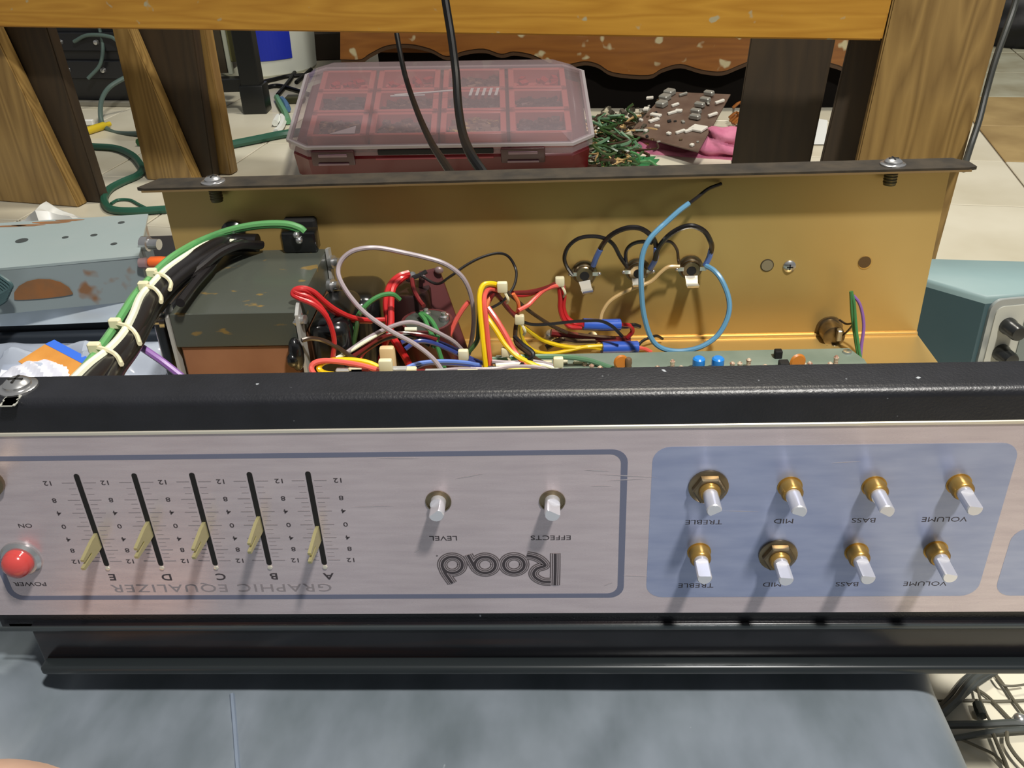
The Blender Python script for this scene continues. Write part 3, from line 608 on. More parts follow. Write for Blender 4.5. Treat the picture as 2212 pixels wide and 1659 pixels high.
W('maroon', 1.6, Z6, [(180, 600), (230, 560), (290, 600), (360, 690), (440, 770)], [-70, -66, -60])
W('maroon', 1.6, Z6, [(200, 640), (250, 570), (310, 620), (380, 710), (450, 760)], [-70, -66, -58])
W('red', 1.6, Z6, [(380, 575), (480, 582), (560, 565), (660, 530), (760, 500)], [-60, -46, -30])
W('pink', 1.6, Z6, [(440, 705), (520, 660), (580, 600), (640, 545), (710, 515), (770, 505)], [-64, -46, -30])
W('maroon', 1.3, Z6, [(400, 560), (540, 550), (660, 520), (750, 480)], [-60, -46, -30])
W('red', 1.8, Z6, [(765, 495), (775, 600), (775, 690), (800, 770), (850, 830), (950, 840)], [-30, -30, -32, -34])
W('red', 1.8, Z6, [(790, 490), (805, 590), (800, 680), (830, 760), (900, 810), (960, 815)], [-28, -28, -30, -34])
W('brown', 1.4, Z6, [(330, 540), (420, 615), (520, 700), (620, 770), (720, 830), (830, 880)], [-66, -52, -40, -34])
W('black', 1.2, Z6, [(460, 790), (560, 815), (700, 810), (860, 793), (1000, 785), (1100, 788), (1190, 830), (1270, 910)], [-56, -46, -40, -36])
W('brown', 1.6, Z6, [(440, 760), (420, 850), (425, 960), (500, 1030), (600, 1100), (700, 1160), (760, 1230)], [-58, -64, -84, -100])
W('yellow', 1.6, Z6, [(480, 830), (560, 890), (640, 940), (760, 980), (900, 1000), (1010, 990), (1110, 985)], [-54, -40, -34, -30])
W('yellow', 1.4, Z6, [(450, 820), (480, 940), (560, 1020), (680, 1047), (840, 1022), (980, 995), (1100, 1008)], [-56, -46, -36, -30])
W('orange', 1.4, Z6, [(400, 570), (440, 640), (440, 700), (420, 740)], [-62, -58])
W('shrink', 4.4, Z6, [(955, 812), (1110, 818), (1250, 815)], [-30, -27, -24], 'heat_shrink_sleeve', n=12)
W('shrink', 4.8, Z6, [(1105, 1000), (1250, 998), (1390, 995)], [-30, -27, -24], 'heat_shrink_sleeve', n=12)
W('pink', 1.6, Z6, [(1390, 1000), (1450, 1010), (1500, 1035)], [-24, -24])
W('red', 1.7, Z6, [(1250, 815), (1330, 825), (1350, 870), (1310, 920)], [-24, -22, -20])
W('black', 1.8, Z6, [(1250, 830), (1300, 830), (1360, 820), (1410, 835)], [-24, -20])
W('maroon', 3.0, Z6, [(700, 880), (850, 900), (1010, 920), (1200, 935), (1330, 930)], [-26, -22, -18], 'cable_jacket')
W('brown', 2.4, Z6, [(660, 1000), (780, 940), (900, 950), (1050, 950)], [-34, -28, -24], 'cable_jacket')
W('black', 1.1, Z6, [(1385, 1000), (1420, 955), (1465, 928), (1540, 905), (1590, 930)], [-24, -18, -10])
W('tan', 1.4, Z6, [(1095, 785), (1112, 715), (1170, 630), (1270, 565), (1400, 510), (1500, 470), (1580, 395), (1640, 355), (1725, 352)], [-26, -20, -16, -14])
W('black', 1.3, ID, [(1558, 397), (1530, 408), (1508, 425), (1488, 440)], [-2, -10, -18])
W('lblue', 1.9, Z6, [(1800, -150), (1720, -90), (1620, 0), (1560, 55), (1490, 130), (1440, 225), (1420, 330), (1418, 450), (1425, 600), (1440, 730), (1480, 880), (1535, 970), (1630, 1018), (1760, 1025), (1900, 990), (2020, 910), (2092, 800), (2122, 690), (2110, 580), (2060, 460), (2000, 385), (1935, 345)], [-18, -34, -42, -44, -42, -30, -12], label='pale blue wire loop')
W('black', 1.5, Z6, [(868, 415), (825, 350), (808, 280), (840, 195), (920, 130), (1030, 112), (1130, 130), (1200, 180), (1255, 280), (1310, 360)], [-9, -16, -18, -16, -9])
W('black', 1.9, Z6, [(1035, 350), (1075, 250), (1130, 155), (1200, 90), (1300, 48), (1400, 46), (1480, 90), (1530, 160), (1545, 260), (1490, 375)], [-9, -20, -24, -20, -9])
W('sky', 2.1, Z6, [(1038, 345), (1060, 285), (1095, 215)], [-10, -16], 'wire_sleeve')
W('sky', 2.1, Z6, [(1540, 200), (1535, 290), (1492, 370)], [-18, -10], 'wire_sleeve')
W('black', 1.4, Z6, [(1300, 345), (1298, 240), (1340, 180), (1420, 155), (1510, 165)], [-9, -16, -20])
W('black', 1.9, Z6, [(1530, 300), (1560, 200), (1640, 105), (1740, 45), (1830, 30), (1920, 70), (1970, 150), (1980, 220), (1930, 345)], [-16, -22, -24, -20, -9])
W('sky', 2.1, Z6, [(1978, 215), (1962, 280), (1930, 342)], [-14, -10], 'wire_sleeve')
W('brown', 1.1, Z6, [(1590, 150), (1660, 160), (1705, 220), (1715, 290), (1725, 350)], [-18, -16, -9])
W('green', 1.5, Z7, [(1040, 1300), (1028, 1220), (1000, 1060), (975, 880), (965, 700)], [-48, -30, -26], label='green wire at the right end of the board')
W('green', 1.2, Z7, [(965, 700), (985, 780), (995, 900), (1010, 1050), (1035, 1200)], [-26, -30, -44])
W('purple', 1.2, Z7, [(980, 730), (1020, 780), (1045, 860), (1055, 960), (1040, 1080), (1030, 1180)], [-24, -28, -38])
W('brown', 0.8, Z7, [(880, 905), (930, 935), (975, 930)], [-16, -26]); W('brown', 0.8, Z7, [(890, 1030), (940, 985), (970, 950)], [-16, -26])
W('teal', 2.0, Z6, [(220, 1095), (420, 1075), (640, 1070), (840, 1075), (1000, 1100), (1150, 1150), (1290, 1200), (1360, 1260)], [-80, -72, -66, -66, -70], label='grey green wire over the board')
W('dgreen', 1.6, Z6, [(130, 620), (125, 850), (110, 950), (40, 1040)], [-74, -78, -84])
W('yellow', 1.8, Z6, [(240, 1230), (330, 1195), (460, 1180), (560, 1195), (640, 1260)], [-110, -106, -108])
W('grey', 1.6, Z6, [(230, 1110), (400, 1120), (560, 1110), (700, 1140), (840, 1200), (920, 1280)], [-96, -90, -94]); W('white', 1.4, Z6, [(260, 1140), (420, 1130), (600, 1130), (760, 1180), (860, 1260)], [-98, -92, -96]); W('grey', 1.5, Z6, [(60, 1170), (240, 1170), (400, 1150), (620, 1160), (760, 1230)], [-104, -98, -100]); W('black', 1.6, Z6, [(200, 1160), (400, 1160), (560, 1060), (470, 970), (410, 910)], [-100, -92, -80])
# left harness
def HYd(d):                                            # harness depth follows its height in the picture
    return lambda x, y: -25-237*max(0, (y-330)/1000.0)**0.8-d*min(1, max(0, (y-250)/160.0))
W('white', 2.3, Z4, [(430, 1330), (510, 1255), (610, 1160), (740, 1060), (840, 950), (905, 830), (960, 700), (1040, 610), (1140, 510), (1270, 420), (1400, 345), (1500, 325), (1600, 326)], HYd(15), label='white mains wire')
W('lgreen', 2.5, Z4, [(470, 1310), (560, 1210), (660, 1080), (760, 940), (830, 830), (920, 690), (1010, 590), (1090, 500), (1200, 410), (1360, 320), (1560, 245), (1760, 205), (1940, 200), (2040, 225), (2080, 255)], HYd(9), label='light green earth wire')
W('green', 1.8, Z4, [(500, 1320), (580, 1220), (690, 1075), (790, 930), (870, 790), (960, 650), (1060, 540), (1200, 440), (1360, 340), (1560, 262), (1760, 222), (1930, 218), (2050, 250)], HYd(4))
W('black', 6.5, Z4, [(600, 1330), (690, 1230), (800, 1110), (890, 1000), (960, 880), (1010, 770), (1080, 660), (1180, 560), (1330, 450), (1480, 360), (1600, 330), (1760, 330)], HYd(0), 'mains_cable', 'thick black mains cable', n=14)
W('black', 4.2, Z4, [(740, 1330), (800, 1200), (900, 1060), (985, 900), (1050, 760), (1150, 640), (1290, 520), (1420, 430), (1530, 370)], HYd(0), 'mains_cable', n=12)
W('black', 3.2, Z4, [(1000, 900), (1100, 760), (1220, 620), (1370, 500), (1500, 400), (1640, 345), (1780, 345)], [-140, -100, -60, -25], 'mains_cable', n=10)
W('black', 3.0, Z4, [(1230, 740), (1330, 610), (1430, 500), (1510, 400), (1640, 330), (1790, 345)], [-130, -80, -40, -20], 'mains_cable', n=10)
W('purple', 2.1, Z4, [(930, 1020), (1020, 1080), (1120, 1150), (1240, 1245), (1310, 1310)], [-185, -190, -195])
for k, (pts, Ys) in enumerate([([(790, 880), (880, 905), (930, 955), (955, 1020)], [-196, -192, -188]), ([(650, 1045), (740, 1065), (800, 1105), (830, 1160)], [-226, -222, -218]), ([(985, 625), (1050, 640), (1095, 690), (1100, 735)], [-142, -138, -134]), ([(1040, 535), (1120, 555), (1165, 600), (1160, 650)], [-124, -120, -116])]):
    P = [atY(*Z4(*q), HYd(19 if i < 2 else 12)(*q)) for i, q in enumerate(pts)]
    bm = new(); tube(bm, P, 1.3, 6); q = P[0]; box(bm, q-V((3.6, 2, 3)), q+V((3.0, 2, 3)), 0.8, 1); obj('cable_tie', bm, m_tie, ch)
for (px, py, Y, s_) in ((1003, 766, -90, 4.2), (1087, 620, -68, 4.2), (1211, 608, -28, 4.0), (1124, 690, -60, 4.0), (1208, 782, -100, 4.0), (836, 790, -142, 5.0), (1094, 760, -84, 3.6)):
    q = atY(px, py, Y-3); bm = new(); box(bm, q-V((s_, 2.4, s_*0.9)), q+V((s_*0.7, 2.4, s_*0.9)), 1.2, 2); tube(bm, [q+V((0, 0, -2)), q+V((3, -2, -8)), q+V((2, 2, -13))], 1.0, 6); obj('cable_tie', bm, m_tie, ch)
for (px, py, Y) in ((1190, 723, -22), (1280, 728, -20)):
    q = atY(px, py, Y); bm = new(); lathe(bm, q, (0, -0.4, 1), [(5, -3), (5, 0), (3.4, 2.4), (0, 3)], 14); obj('board_screw', bm, m_steel, ch)
for k in range(9):
    q = atY(600+random.uniform(130, 440)*1.0, random.uniform(792, 806), -140); bm = new(); box(bm, q-V((random.uniform(4, 9), 2, 2)), q+V((random.uniform(4, 9), 2, 2)), 0.8, 1); obj('wire_connector', bm, (m_tie, m_frame, I['maroon'])[k % 3], ch)
q = atY(838, 775, -120); bm = new(); box(bm, q-V((5, 3, 14)), q+V((5, 3, 9)), 2, 2); obj('wire_connector', bm, M('cream_connector', (214, 186, 140), 0.45), ch)

# ================================================================== BENCH behind the chassis
A = atY(1905, 88, 450.0); zr = A.z; B = atZ(0, 57, zr); BU = (A-B).normalized(); BN = V((-BU.y, BU.x, 0))      # along the rail, away from the camera
bench = thing('wooden_bench', (A.x, A.y, FZ), 'heavy varnished wooden bench frame standing across the floor behind the amplifier', 'bench')
def onb(x, y, v=0.0): return atP(x, y, A+BN*v, BN)
def board(name, px, v, th, mat, parent=bench, floorz=None):
    P = [onb(x, y, v) for x, y in px]; bm = new()
    if floorz is not None:                              # run the two lower corners down to the floor
        for i, j in ((3, 0), (2, 1)):
            d = (P[i]-P[j]); P[i] = P[j]+d*((floorz-P[j].z)/d.z)
    prism(bm, P, BN*th); bmesh.ops.recalc_face_normals(bm, faces=bm.faces)
    bmesh.ops.bevel(bm, geom=list(bm.edges), offset=2.0, segments=2, affect='EDGES'); return obj(name, bm, mat, parent)
board('rail', [(-160, -110), (1936, -40), (1905, 88), (-160, 56)], 0, 38, m_rail)
lg = board('leg', [(1942, -60), (2190, -60), (2080, 345), (1850, 352)], -3, 30, m_post, floorz=FZ)
board('leg_side', [(1846, 40), (1950, 40), (1860, 352), (1772, 352)], 62, 20, m_postd, lg, floorz=FZ)  # dark boards stand in for shaded leg sides, shade put into the colour
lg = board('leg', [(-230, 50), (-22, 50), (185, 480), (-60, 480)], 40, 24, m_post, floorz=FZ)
board('leg_side', [(-60, 50), (97, 50), (228, 465), (150, 468)], 66, 22, m_postd, lg, floorz=FZ)
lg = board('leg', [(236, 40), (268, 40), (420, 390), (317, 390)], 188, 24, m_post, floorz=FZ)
board('leg_side', [(255, 40), (412, 40), (462, 390), (360, 390)], 214, 22, m_postd, lg, floorz=FZ)
board('leg_side', [(400, 40), (438, 40), (502, 390), (450, 390)], 238, 24, m_post, lg, floorz=FZ)
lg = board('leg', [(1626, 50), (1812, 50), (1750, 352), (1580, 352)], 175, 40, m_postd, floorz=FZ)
# black cords hanging in front of the far box
m_cord = M('black_rubber_cord', (9, 9, 9), 0.5, spec=0.25)
def cable(pts, Ys, r, mat, label, cat='cable', name='power_cord', group=None):
    m = len(pts)-1; P = []
    for i, q in enumerate(pts):
        f = i/m*(len(Ys)-1); k = min(int(f), len(Ys)-2); Y = Ys[k]+(Ys[k+1]-Ys[k])*(f-k); P.append(atY(*q, Y))
    bm = new(); tube(bm, P, r, 10); return tag(obj(name, bm, mat, None, P[-1]), label, cat, group)
cable([(948, -150), (955, -60), (962, 0), (975, 80), (985, 160), (990, 230), (1000, 290), (1018, 335), (1045, 375), (1075, 420)], [340, 320, 290, 200, 60, 25], 4.0, m_cord, 'black cord crossing in front of the rail, right one of the hanging pair')
cable([(845, -20), (852, 40), (860, 90), (872, 150), (885, 195), (905, 250), (930, 305), (955, 345), (985, 390), (1010, 430)], [760, 745, 700, 600, 430, 250, 90, 25], 3.6, m_cord, 'black cord dropping from behind the rail, left one of the hanging pair')
cable([(2215, -80), (2192, 10), (2175, 60), (2150, 130), (2130, 200), (2115, 260), (2097, 315), (2086, 350), (2082, 366)], [470, 450, 430, 400, 360], 3.6, M('dark_grey_cord', (52, 54, 50), 0.5), 'dark grey cord running down beside the right bench leg')

# ================================================================== ORGANISER BOX
bu = V((0.9997, -0.0229, 0)); tilt = math.radians(8.5); bv0 = V((0.0229, 0.9997, 0)); bv = bv0*math.cos(tilt)+V((0, 0, math.sin(tilt))); bw = bu.cross(bv)
org = atZ(620, 318, -88.0); BW = (atZ(1280, 307, -88.0)-org).length; BD = 372.0
pnl = bw; c00, c10, c11, c01 = org, atP(1280, 307, org, pnl), atP(1254, 142, org, pnl), atP(668, 150, org, pnl)
box_o = thing('parts_organizer', org+bu*BW/2+bv*BD/2-bw*70, 'red parts organizer box with cloudy clear lid on the floor behind the amplifier', 'organizer')
def inb(bm):
    for v in bm.verts:
        a, b = v.co.x/BW, v.co.y/BD; v.co = c00*(1-a)*(1-b)+c10*a*(1-b)+c11*a*b+c01*(1-a)*b+bw*v.co.z
    return bm
def oct_(x0, x1, y0, y1, c): return [(x0+c, y0), (x1-c, y0), (x1, y0+c), (x1, y1-c), (x1-c, y1), (x0+c, y1), (x0, y1-c), (x0, y0+c)]
def loft(secs, cap0=True, cap1=True):
    bm = new(); R_ = [[bm.verts.new((x, y, z)) for x, y in s] for s, z in secs]; n = len(R_[0])
    for A_, B_ in zip(R_, R_[1:]):
        for i in range(n): bm.faces.new((A_[i], A_[(i+1) % n], B_[(i+1) % n], B_[i]))
    if cap0: bm.faces.new(R_[0][::-1])
    if cap1: bm.faces.new(R_[-1])
    return bm
m_redp = M('red_plastic', (92, 13, 17), 0.35, coat=0.3); m_bin = M('pale_red_bin', (198, 112, 104), 0.4); m_lid = clear('cloudy_lid', (236, 228, 230), (172, 158, 164), 0.1, 0.6)
obj('base', inb(loft([(oct_(6, BW-6, 6, BD-6, 26), -62), (oct_(3, BW-3, 3, BD-3, 28), -24), (oct_(6, BW-6, 6, BD-6, 28), -20)])), m_redp, box_o)
lo_, hi_ = (oct_(-2, BW+2, -3, BD+3, 34), -14), None
obj('lid', inb(loft([(oct_(-2, BW+2, -3, BD+3, 34), -16), (oct_(-2, BW+2, -3, BD+3, 34), 0), (oct_(20, BW-20, 8, BD-12, 30), 17), (oct_(27, BW-27, 13, BD-18, 26), 18.5)], cap0=False)), m_lid, box_o)
m_rim = clear('lid_rim_plastic', (220, 214, 216), (190, 184, 188), 0.12, 0.35)
def ringloft(o, i, z0, z1):
    bm = new(); a = [[bm.verts.new((x, y, z)) for x, y in s] for s, z in ((o, z0), (o, z1), (i, z1), (i, z0))]; n = len(o)
    for k in range(4):
        for j in range(n): bm.faces.new((a[k][j], a[k][(j+1) % n], a[(k+1) % 4][(j+1) % n], a[(k+1) % 4][j]))
    return bm
obj('lid_rim', inb(ringloft(oct_(-5, BW+5, -6, BD+6, 36), oct_(4, BW-4, 3, BD-3, 30), -3, 1.5)), m_rim, box_o)
cols = [28, 28+0.235*(BW-56), 28+0.5*(BW-56), 28+0.76*(BW-56), BW-28]; rows = [22, 128, 232, BD-28]
mats = [M('brown_small_parts', (70, 46, 38), 0.6, 0, (132, 108, 84), 60, lo=0.52, hi=0.62), M('dark_small_parts', (44, 32, 32), 0.5, 0, (104, 84, 78), 70, lo=0.55, hi=0.65), M('red_bin_floor', (176, 40, 38), 0.5), M('mixed_small_parts', (110, 86, 60), 0.5, 0, (196, 176, 96), 50, lo=0.55, hi=0.65)]
fill = [[0, 0, 3, 1], [1, 0, 1, 1], [2, 2, 0, 2]]
for r_ in range(3):
    for c_ in range(4):
        x0, x1, y0, y1 = cols[c_]+3, cols[c_+1]-3, rows[r_]+3, rows[r_+1]-3; bm = new(); z0, z1 = -19, 8
        for a_, b_ in (((x0, y0), (x1, y0+9)), ((x0, y1-9), (x1, y1)), ((x0, y0), (x0+10, y1)), ((x1-10, y0), (x1, y1))): box(bm, (a_[0], a_[1], z0), (b_[0], b_[1], z1), 1.0, 1)
        box(bm, (x0, y0, z0), (x1, y1, z0+2)); bn = obj('bin', inb(bm), m_bin, box_o)
        bm = new(); rr = random.Random(r_*9+c_)
        f = fill[r_][c_]
        for k in range(90 if f != 2 else 16):
            cx, cy_ = rr.uniform(x0+16, x1-16), rr.uniform(y0+14, y1-14); s_ = rr.uniform(4, 10)
            t = new(); box(t, (-s_, -s_*0.6, -3), (s_, s_*0.6, 3)); join(bm, t, Matrix.Translation((cx, cy_, -12+rr.uniform(0, 10))) @ Matrix.Rotation(rr.uniform(0, 3.1), 4, 'Z') @ Matrix.Rotation(rr.uniform(-0.6, 0.6), 4, 'X'))
        o = obj('small_parts', inb(bm), mats[f], bn); o['kind'] = 'stuff'
t = new(); prism(t, [(70, 30, 9.2), (112, 30, 9.2), (112, 62, 9.2)], (0, 0, 0.6)); obj('paper_label', inb(t), M('pale_paper', (200, 198, 202), 0.6), box_o)
for x in (BW*0.15, BW*0.775):
    t = new(); box(t, (x-36, -11, -30), (x+36, -3, -4), 2.5, 2); lt = obj('latch', inb(t), M('dark_red_latch', (58, 14, 20), 0.3, coat=0.3) if x < 200 else bpy.data.materials['dark_red_latch'], box_o)
    t = new(); box(t, (x-24, -13.5, -14), (x+24, -10, -9), 1.2, 2); box(t, (x-26, -14, -28), (x+26, -10, -24), 1.2, 2); obj('latch_lip', inb(t), M('latch_sheen', (120, 92, 104), 0.2, coat=0.5) if x < 200 else bpy.data.materials['latch_sheen'], lt)
t = new(); box(t, (BW*0.30, -7, -14), (BW*0.68, -2, -5), 1.5, 2); obj('handle_slot', inb(t), m_slot, box_o)
t = new(); box(t, (BW*0.29, -8, -22), (BW*0.68, -4, -19), 1, 1); obj('handle_bar', inb(t), M('handle_sheen', (150, 60, 70), 0.25, coat=0.4), box_o)
# raised lightning-like slashes on the lid (worn relief)
bm = new()
for k in range(5): x = BW*0.60+k*11; prism(bm, [(x, 168, 18.4), (x+5, 168, 18.4), (x+9, 204, 18.4), (x+4, 204, 18.4)], (0, 0, 1.2))
prism(bm, [(BW*0.34, 180, 18.4), (BW*0.34+6, 174, 18.4), (BW*0.57, 196, 18.4), (BW*0.57-6, 200, 18.4)], (0, 0, 1.2)); prism(bm, [(BW*0.33, 170, 18.4), (BW*0.45, 172, 18.4), (BW*0.45, 177, 18.4), (BW*0.33, 175, 18.4)], (0, 0, 1.2))
obj('embossing', inb(bm), m_rim, box_o)

# ================================================================== CABINET with scalloped apron
ca = 0.10; CU = V((math.cos(ca), -math.sin(ca), 0)); CN = V((math.sin(ca), math.cos(ca), 0)); C0 = V((0, 1300, 0))
def onc(x, y, v=0.0): return atP(x, y, C0+CN*v, CN)
cab = thing('wooden_cabinet', C0+V((60, 180, FZ)), 'brown wooden cabinet with chipped scalloped apron low in the background', 'cabinet')
sc = [(735, 128), (778, 128), (798, 116), (836, 98), (885, 95), (930, 105), (965, 121), (1002, 110), (1045, 105), (1082, 116), (1110, 111), (1150, 118), (1188, 136), (1218, 140), (1262, 132), (1292, 138), (1325, 156), (1400, 162), (1430, 148), (1470, 138), (1515, 150), (1560, 154), (1598, 140), (1640, 126), (1700, 130), (1760, 128), (1810, 140), (1850, 150), (2010, 140)]
sc = [(p.x, p.y) for p in crom([V((x, y, 0)) for x, y in sc], 4)]
P = [onc(735, -40), onc(2010, -40)]; bm = new()
Q = [onc(x, y) for x, y in sc[::-1]]; prism(bm, [P[0], P[1]]+Q, CN*22); obj('apron', bm, m_apron, cab)
bm = new(); Lo = [onc(x, y) for x, y in sc]
for i in range(len(Lo)-1): prism(bm, [Lo[i]+CN*3, Lo[i+1]+CN*3, Lo[i+1]+CN*3-V((0, 0, 9)), Lo[i]+CN*3-V((0, 0, 9))], CN*16)
obj('apron_moulding', bm, M('dark_moulding', (70, 48, 26), 0.5), cab)
e0, e1 = Lo[0], Lo[-1]
bm = new(); prism(bm, [e0+CN*22+V((0, 0, 10)), e1+CN*22+V((0, 0, 10)), e1+CN*420+V((0, 0, 10)), e0+CN*420+V((0, 0, 10))], (0, 0, 500)); obj('carcass', bm, m_apron, cab)
bm = new(); prism(bm, [V((e0.x, e0.y, FZ))+CU*70+CN*40, V((e1.x, e1.y, FZ))+CN*40, V((e1.x, e1.y, FZ))+CN*52, V((e0.x, e0.y, FZ))+CU*70+CN*52], (0, 0, 190)); obj('void_shade', bm, m_dark, cab)  # black sheet standing in for the deep shade below the cabinet
for e, s_ in ((e0, 0), (e1, -60)):
    bm = new(); q = V((e.x, e.y, FZ))+CU*s_+CN*(4 if s_ else 300); prism(bm, [q, q+CU*60, q+CU*60+CN*60, q+CN*60], (0, 0, e.z-FZ)); obj('foot', bm, m_apron, cab)

# ================================================================== SCRAP: circuit board on pink cloth, pile
pk = M('pink_terry_cloth', (206, 126, 154), 0.9, 0, (184, 100, 132), 40, bump=0.6, bscale=160)
bm = new(); t = bmesh.new(); bmesh.ops.create_grid(t, x_segments=44, y_segments=30, size=1.0)
pc = atZ(1440, 318, FZ)
rr = random.Random(3)
for v in t.verts:
    x, y = v.co.x, v.co.y; r = math.hypot(x, y); h = 9+7*math.sin(x*9+y*4)+6*math.sin(y*11-x*5)
    v.co = V((pc.x+x*118*(1+0.08*math.sin(5*math.atan2(y, x))), pc.y+10+y*62-x*42, FZ+2+max(0, h)*(1-r**4 if r < 1 else 0)))
bmesh.ops.solidify(t, geom=t.faces, thickness=3.0); join(bm, t)
q = atZ(1552, 306, FZ+22)
t = bmesh.new(); bmesh.ops.create_icosphere(t, subdivisions=4, radius=1)
for v in t.verts:
    c = v.co; f_ = 1+0.13*math.sin(5*c.x+4*c.z+1)+0.10*math.sin(7*c.z-4*c.y)-0.34*math.exp(-((c.x*0.5+c.z*0.9-0.25)/0.16)**2)*(1 if c.y < 0 else 0.3)
    v.co = V((q.x+8+c.x*44*f_, q.y+c.y*32*f_, max(FZ+1, q.z-2+c.z*29*f_)))
join(bm, t)
tag(obj('cloth', bm, pk, None, pc, smooth=60), 'rumpled pink cloth on the tiles under the brown circuit board', 'cloth')
cs = [atZ(1358, 290, FZ+24), atZ(1508, 330, FZ+26), atZ(1578, 206, FZ+62), atZ(1440, 200, FZ+56)]
sb = thing('scrap_circuit_board', (cs[0]+cs[2])/2, 'brown scrap circuit board propped on the pink cloth', 'circuit board')
nb = (cs[1]-cs[0]).cross(cs[3]-cs[0]).normalized(); bm = new(); prism(bm, cs, nb*2); obj('board', bm, M('brown_board', (104, 86, 74), 0.45, 0, (88, 70, 60), 30), sb)
def onboard(px, py): return atP(px, py, cs[0]+nb*2, nb)
ub = (cs[1]-cs[0]).normalized(); vb = nb.cross(ub)
def comp(px, py, l, w_, h, mat, ang=0.0, name='component'):
    q = onboard(px, py); l *= 0.85; w_ *= 0.85; h *= 0.6; t = new(); box(t, (-l/2, -w_/2, 0), (l/2, w_/2, h), min(l, w_, h)*0.2, 1); b2 = new(); join(b2, t, frame(q, ub, vb, nb) @ Matrix.Rotation(ang, 4, 'Z')); obj(name, b2, mat, sb)
m_wc = M('pale_component', (216, 214, 204), 0.35); m_gc = M('grey_capacitor', (150, 150, 142), 0.35, 0.3)
for (x, y) in ((1532, 206), (1524, 220), (1512, 231), (1504, 245), (1502, 257)): comp(x, y, 24, 12, 15, m_gc, 0.1, 'capacitor')
for (x, y) in ((1447, 205), (1437, 216), (1430, 230)): comp(x, y, 24, 20, 18, m_gc, 0.1, 'capacitor')
for (x, y, l, w_, a_) in ((1508, 280, 34, 24, 0.1), (1490, 284, 8, 24, -0.3), (1470, 287, 7, 22, -0.3), (1445, 291, 10, 8, 0), (1413, 262, 10, 24, -0.3), (1417, 251, 28, 10, 0.1), (1476, 206, 6, 20, -0.4), (1452, 246, 7, 20, -0.4), (1466, 242, 16, 10, 0.4), (1459, 229, 7, 18, -0.3), (1555, 222, 7, 22, -0.3), (1540, 250, 7, 22, -0.3), (1396, 238, 12, 14, 0.5), (1404, 214, 16, 8, 0.6), (1385, 262, 10, 6, 0), (1420, 275, 12, 6, 0.3), (1495, 316, 8, 8, 0), (1395, 285, 8, 8, 0)): comp(x, y, l, w_, 8, m_wc if l > 6 else m_gc, a_)
for k in range(22): comp(random.uniform(1385, 1540), random.uniform(215, 310), random.uniform(5, 12), random.uniform(4, 8), random.uniform(3, 8), (m_slot, m_nick, m_gc)[k % 3], random.uniform(0, 3))
# tangle of scrap wire and bits
rr = random.Random(11); sp = atZ(1320, 330, FZ)
cols_ = ['teal', 'dgreen', 'tan', 'brown', 'dgreen', 'green']
pile = thing('scrap_wire_pile', sp, 'tangled pile of green and tan scrap wire beside the organizer box', 'scrap pile')
for ci, cn in enumerate(cols_):
    bm = new()
    for k in range(30 if ci < 5 else 8):
        px, py = rr.uniform(1284, 1366), rr.uniform(256, 372); q = atZ(px, py, FZ+rr.uniform(4, 42)*(1 if py < 340 else 0.5)); P = [q]
        for s_ in range(4): P.append(P[-1]+V((rr.uniform(-24, 24), rr.uniform(-24, 24), rr.uniform(-10, 10)))); P[-1].z = max(FZ+3, P[-1].z)
        tube(bm, P, rr.uniform(1.4, 3.0), 5, 3)
    o = obj('wire_tangle', bm, I[cn], pile); o['kind'] = 'stuff'
bm = new()
for k in range(80):
    q = atZ(rr.uniform(1288, 1410), rr.uniform(236, 300), FZ+rr.uniform(8, 34)); t = new(); box(t, (-rr.uniform(4, 9), -3.5, -3), (rr.uniform(4, 9), 3.5, 4)); join(bm, t, Matrix.Translation(q) @ Matrix.Rotation(rr.uniform(0, 3), 4, 'Z') @ Matrix.Rotation(rr.uniform(-0.7, 0.7), 4, 'Y'))
o = obj('component_scrap', bm, M('mixed_scrap', (70, 66, 56), 0.45, 0, (190, 184, 160), 26, lo=0.52, hi=0.58), pile); o['kind'] = 'stuff'
bm = new()
for k in range(5):
    q = atZ(1355+k*8, 352+6*(k % 3), FZ+8); prism(bm, [q, q+V((22, -6, 4)), q+V((30, 10, 6)), q+V((8, 20, 3))], (0, 0, 2))
obj('green_scrap', bm, M('green_plastic_scrap', (44, 120, 72), 0.4), pile)
bm = new(); 
for k in range(12):
    q = atZ(1600-rr.uniform(0, 26), 250+rr.uniform(-20, 20), FZ+rr.uniform(5, 40)); tube(bm, [q, q+V((14, 6, 8)), q+V((24, -8, 2)), q+V((40, 4, -3))], 3.0, 6, 3)
o = tag(obj('copper_wire_scrap', bm, M('copper_wire', (150, 92, 38), 0.4, 0.5), None, atZ(1590, 250, FZ)), 'coppery scrap wire beside the dark rear bench leg', 'scrap wire', kind='stuff')

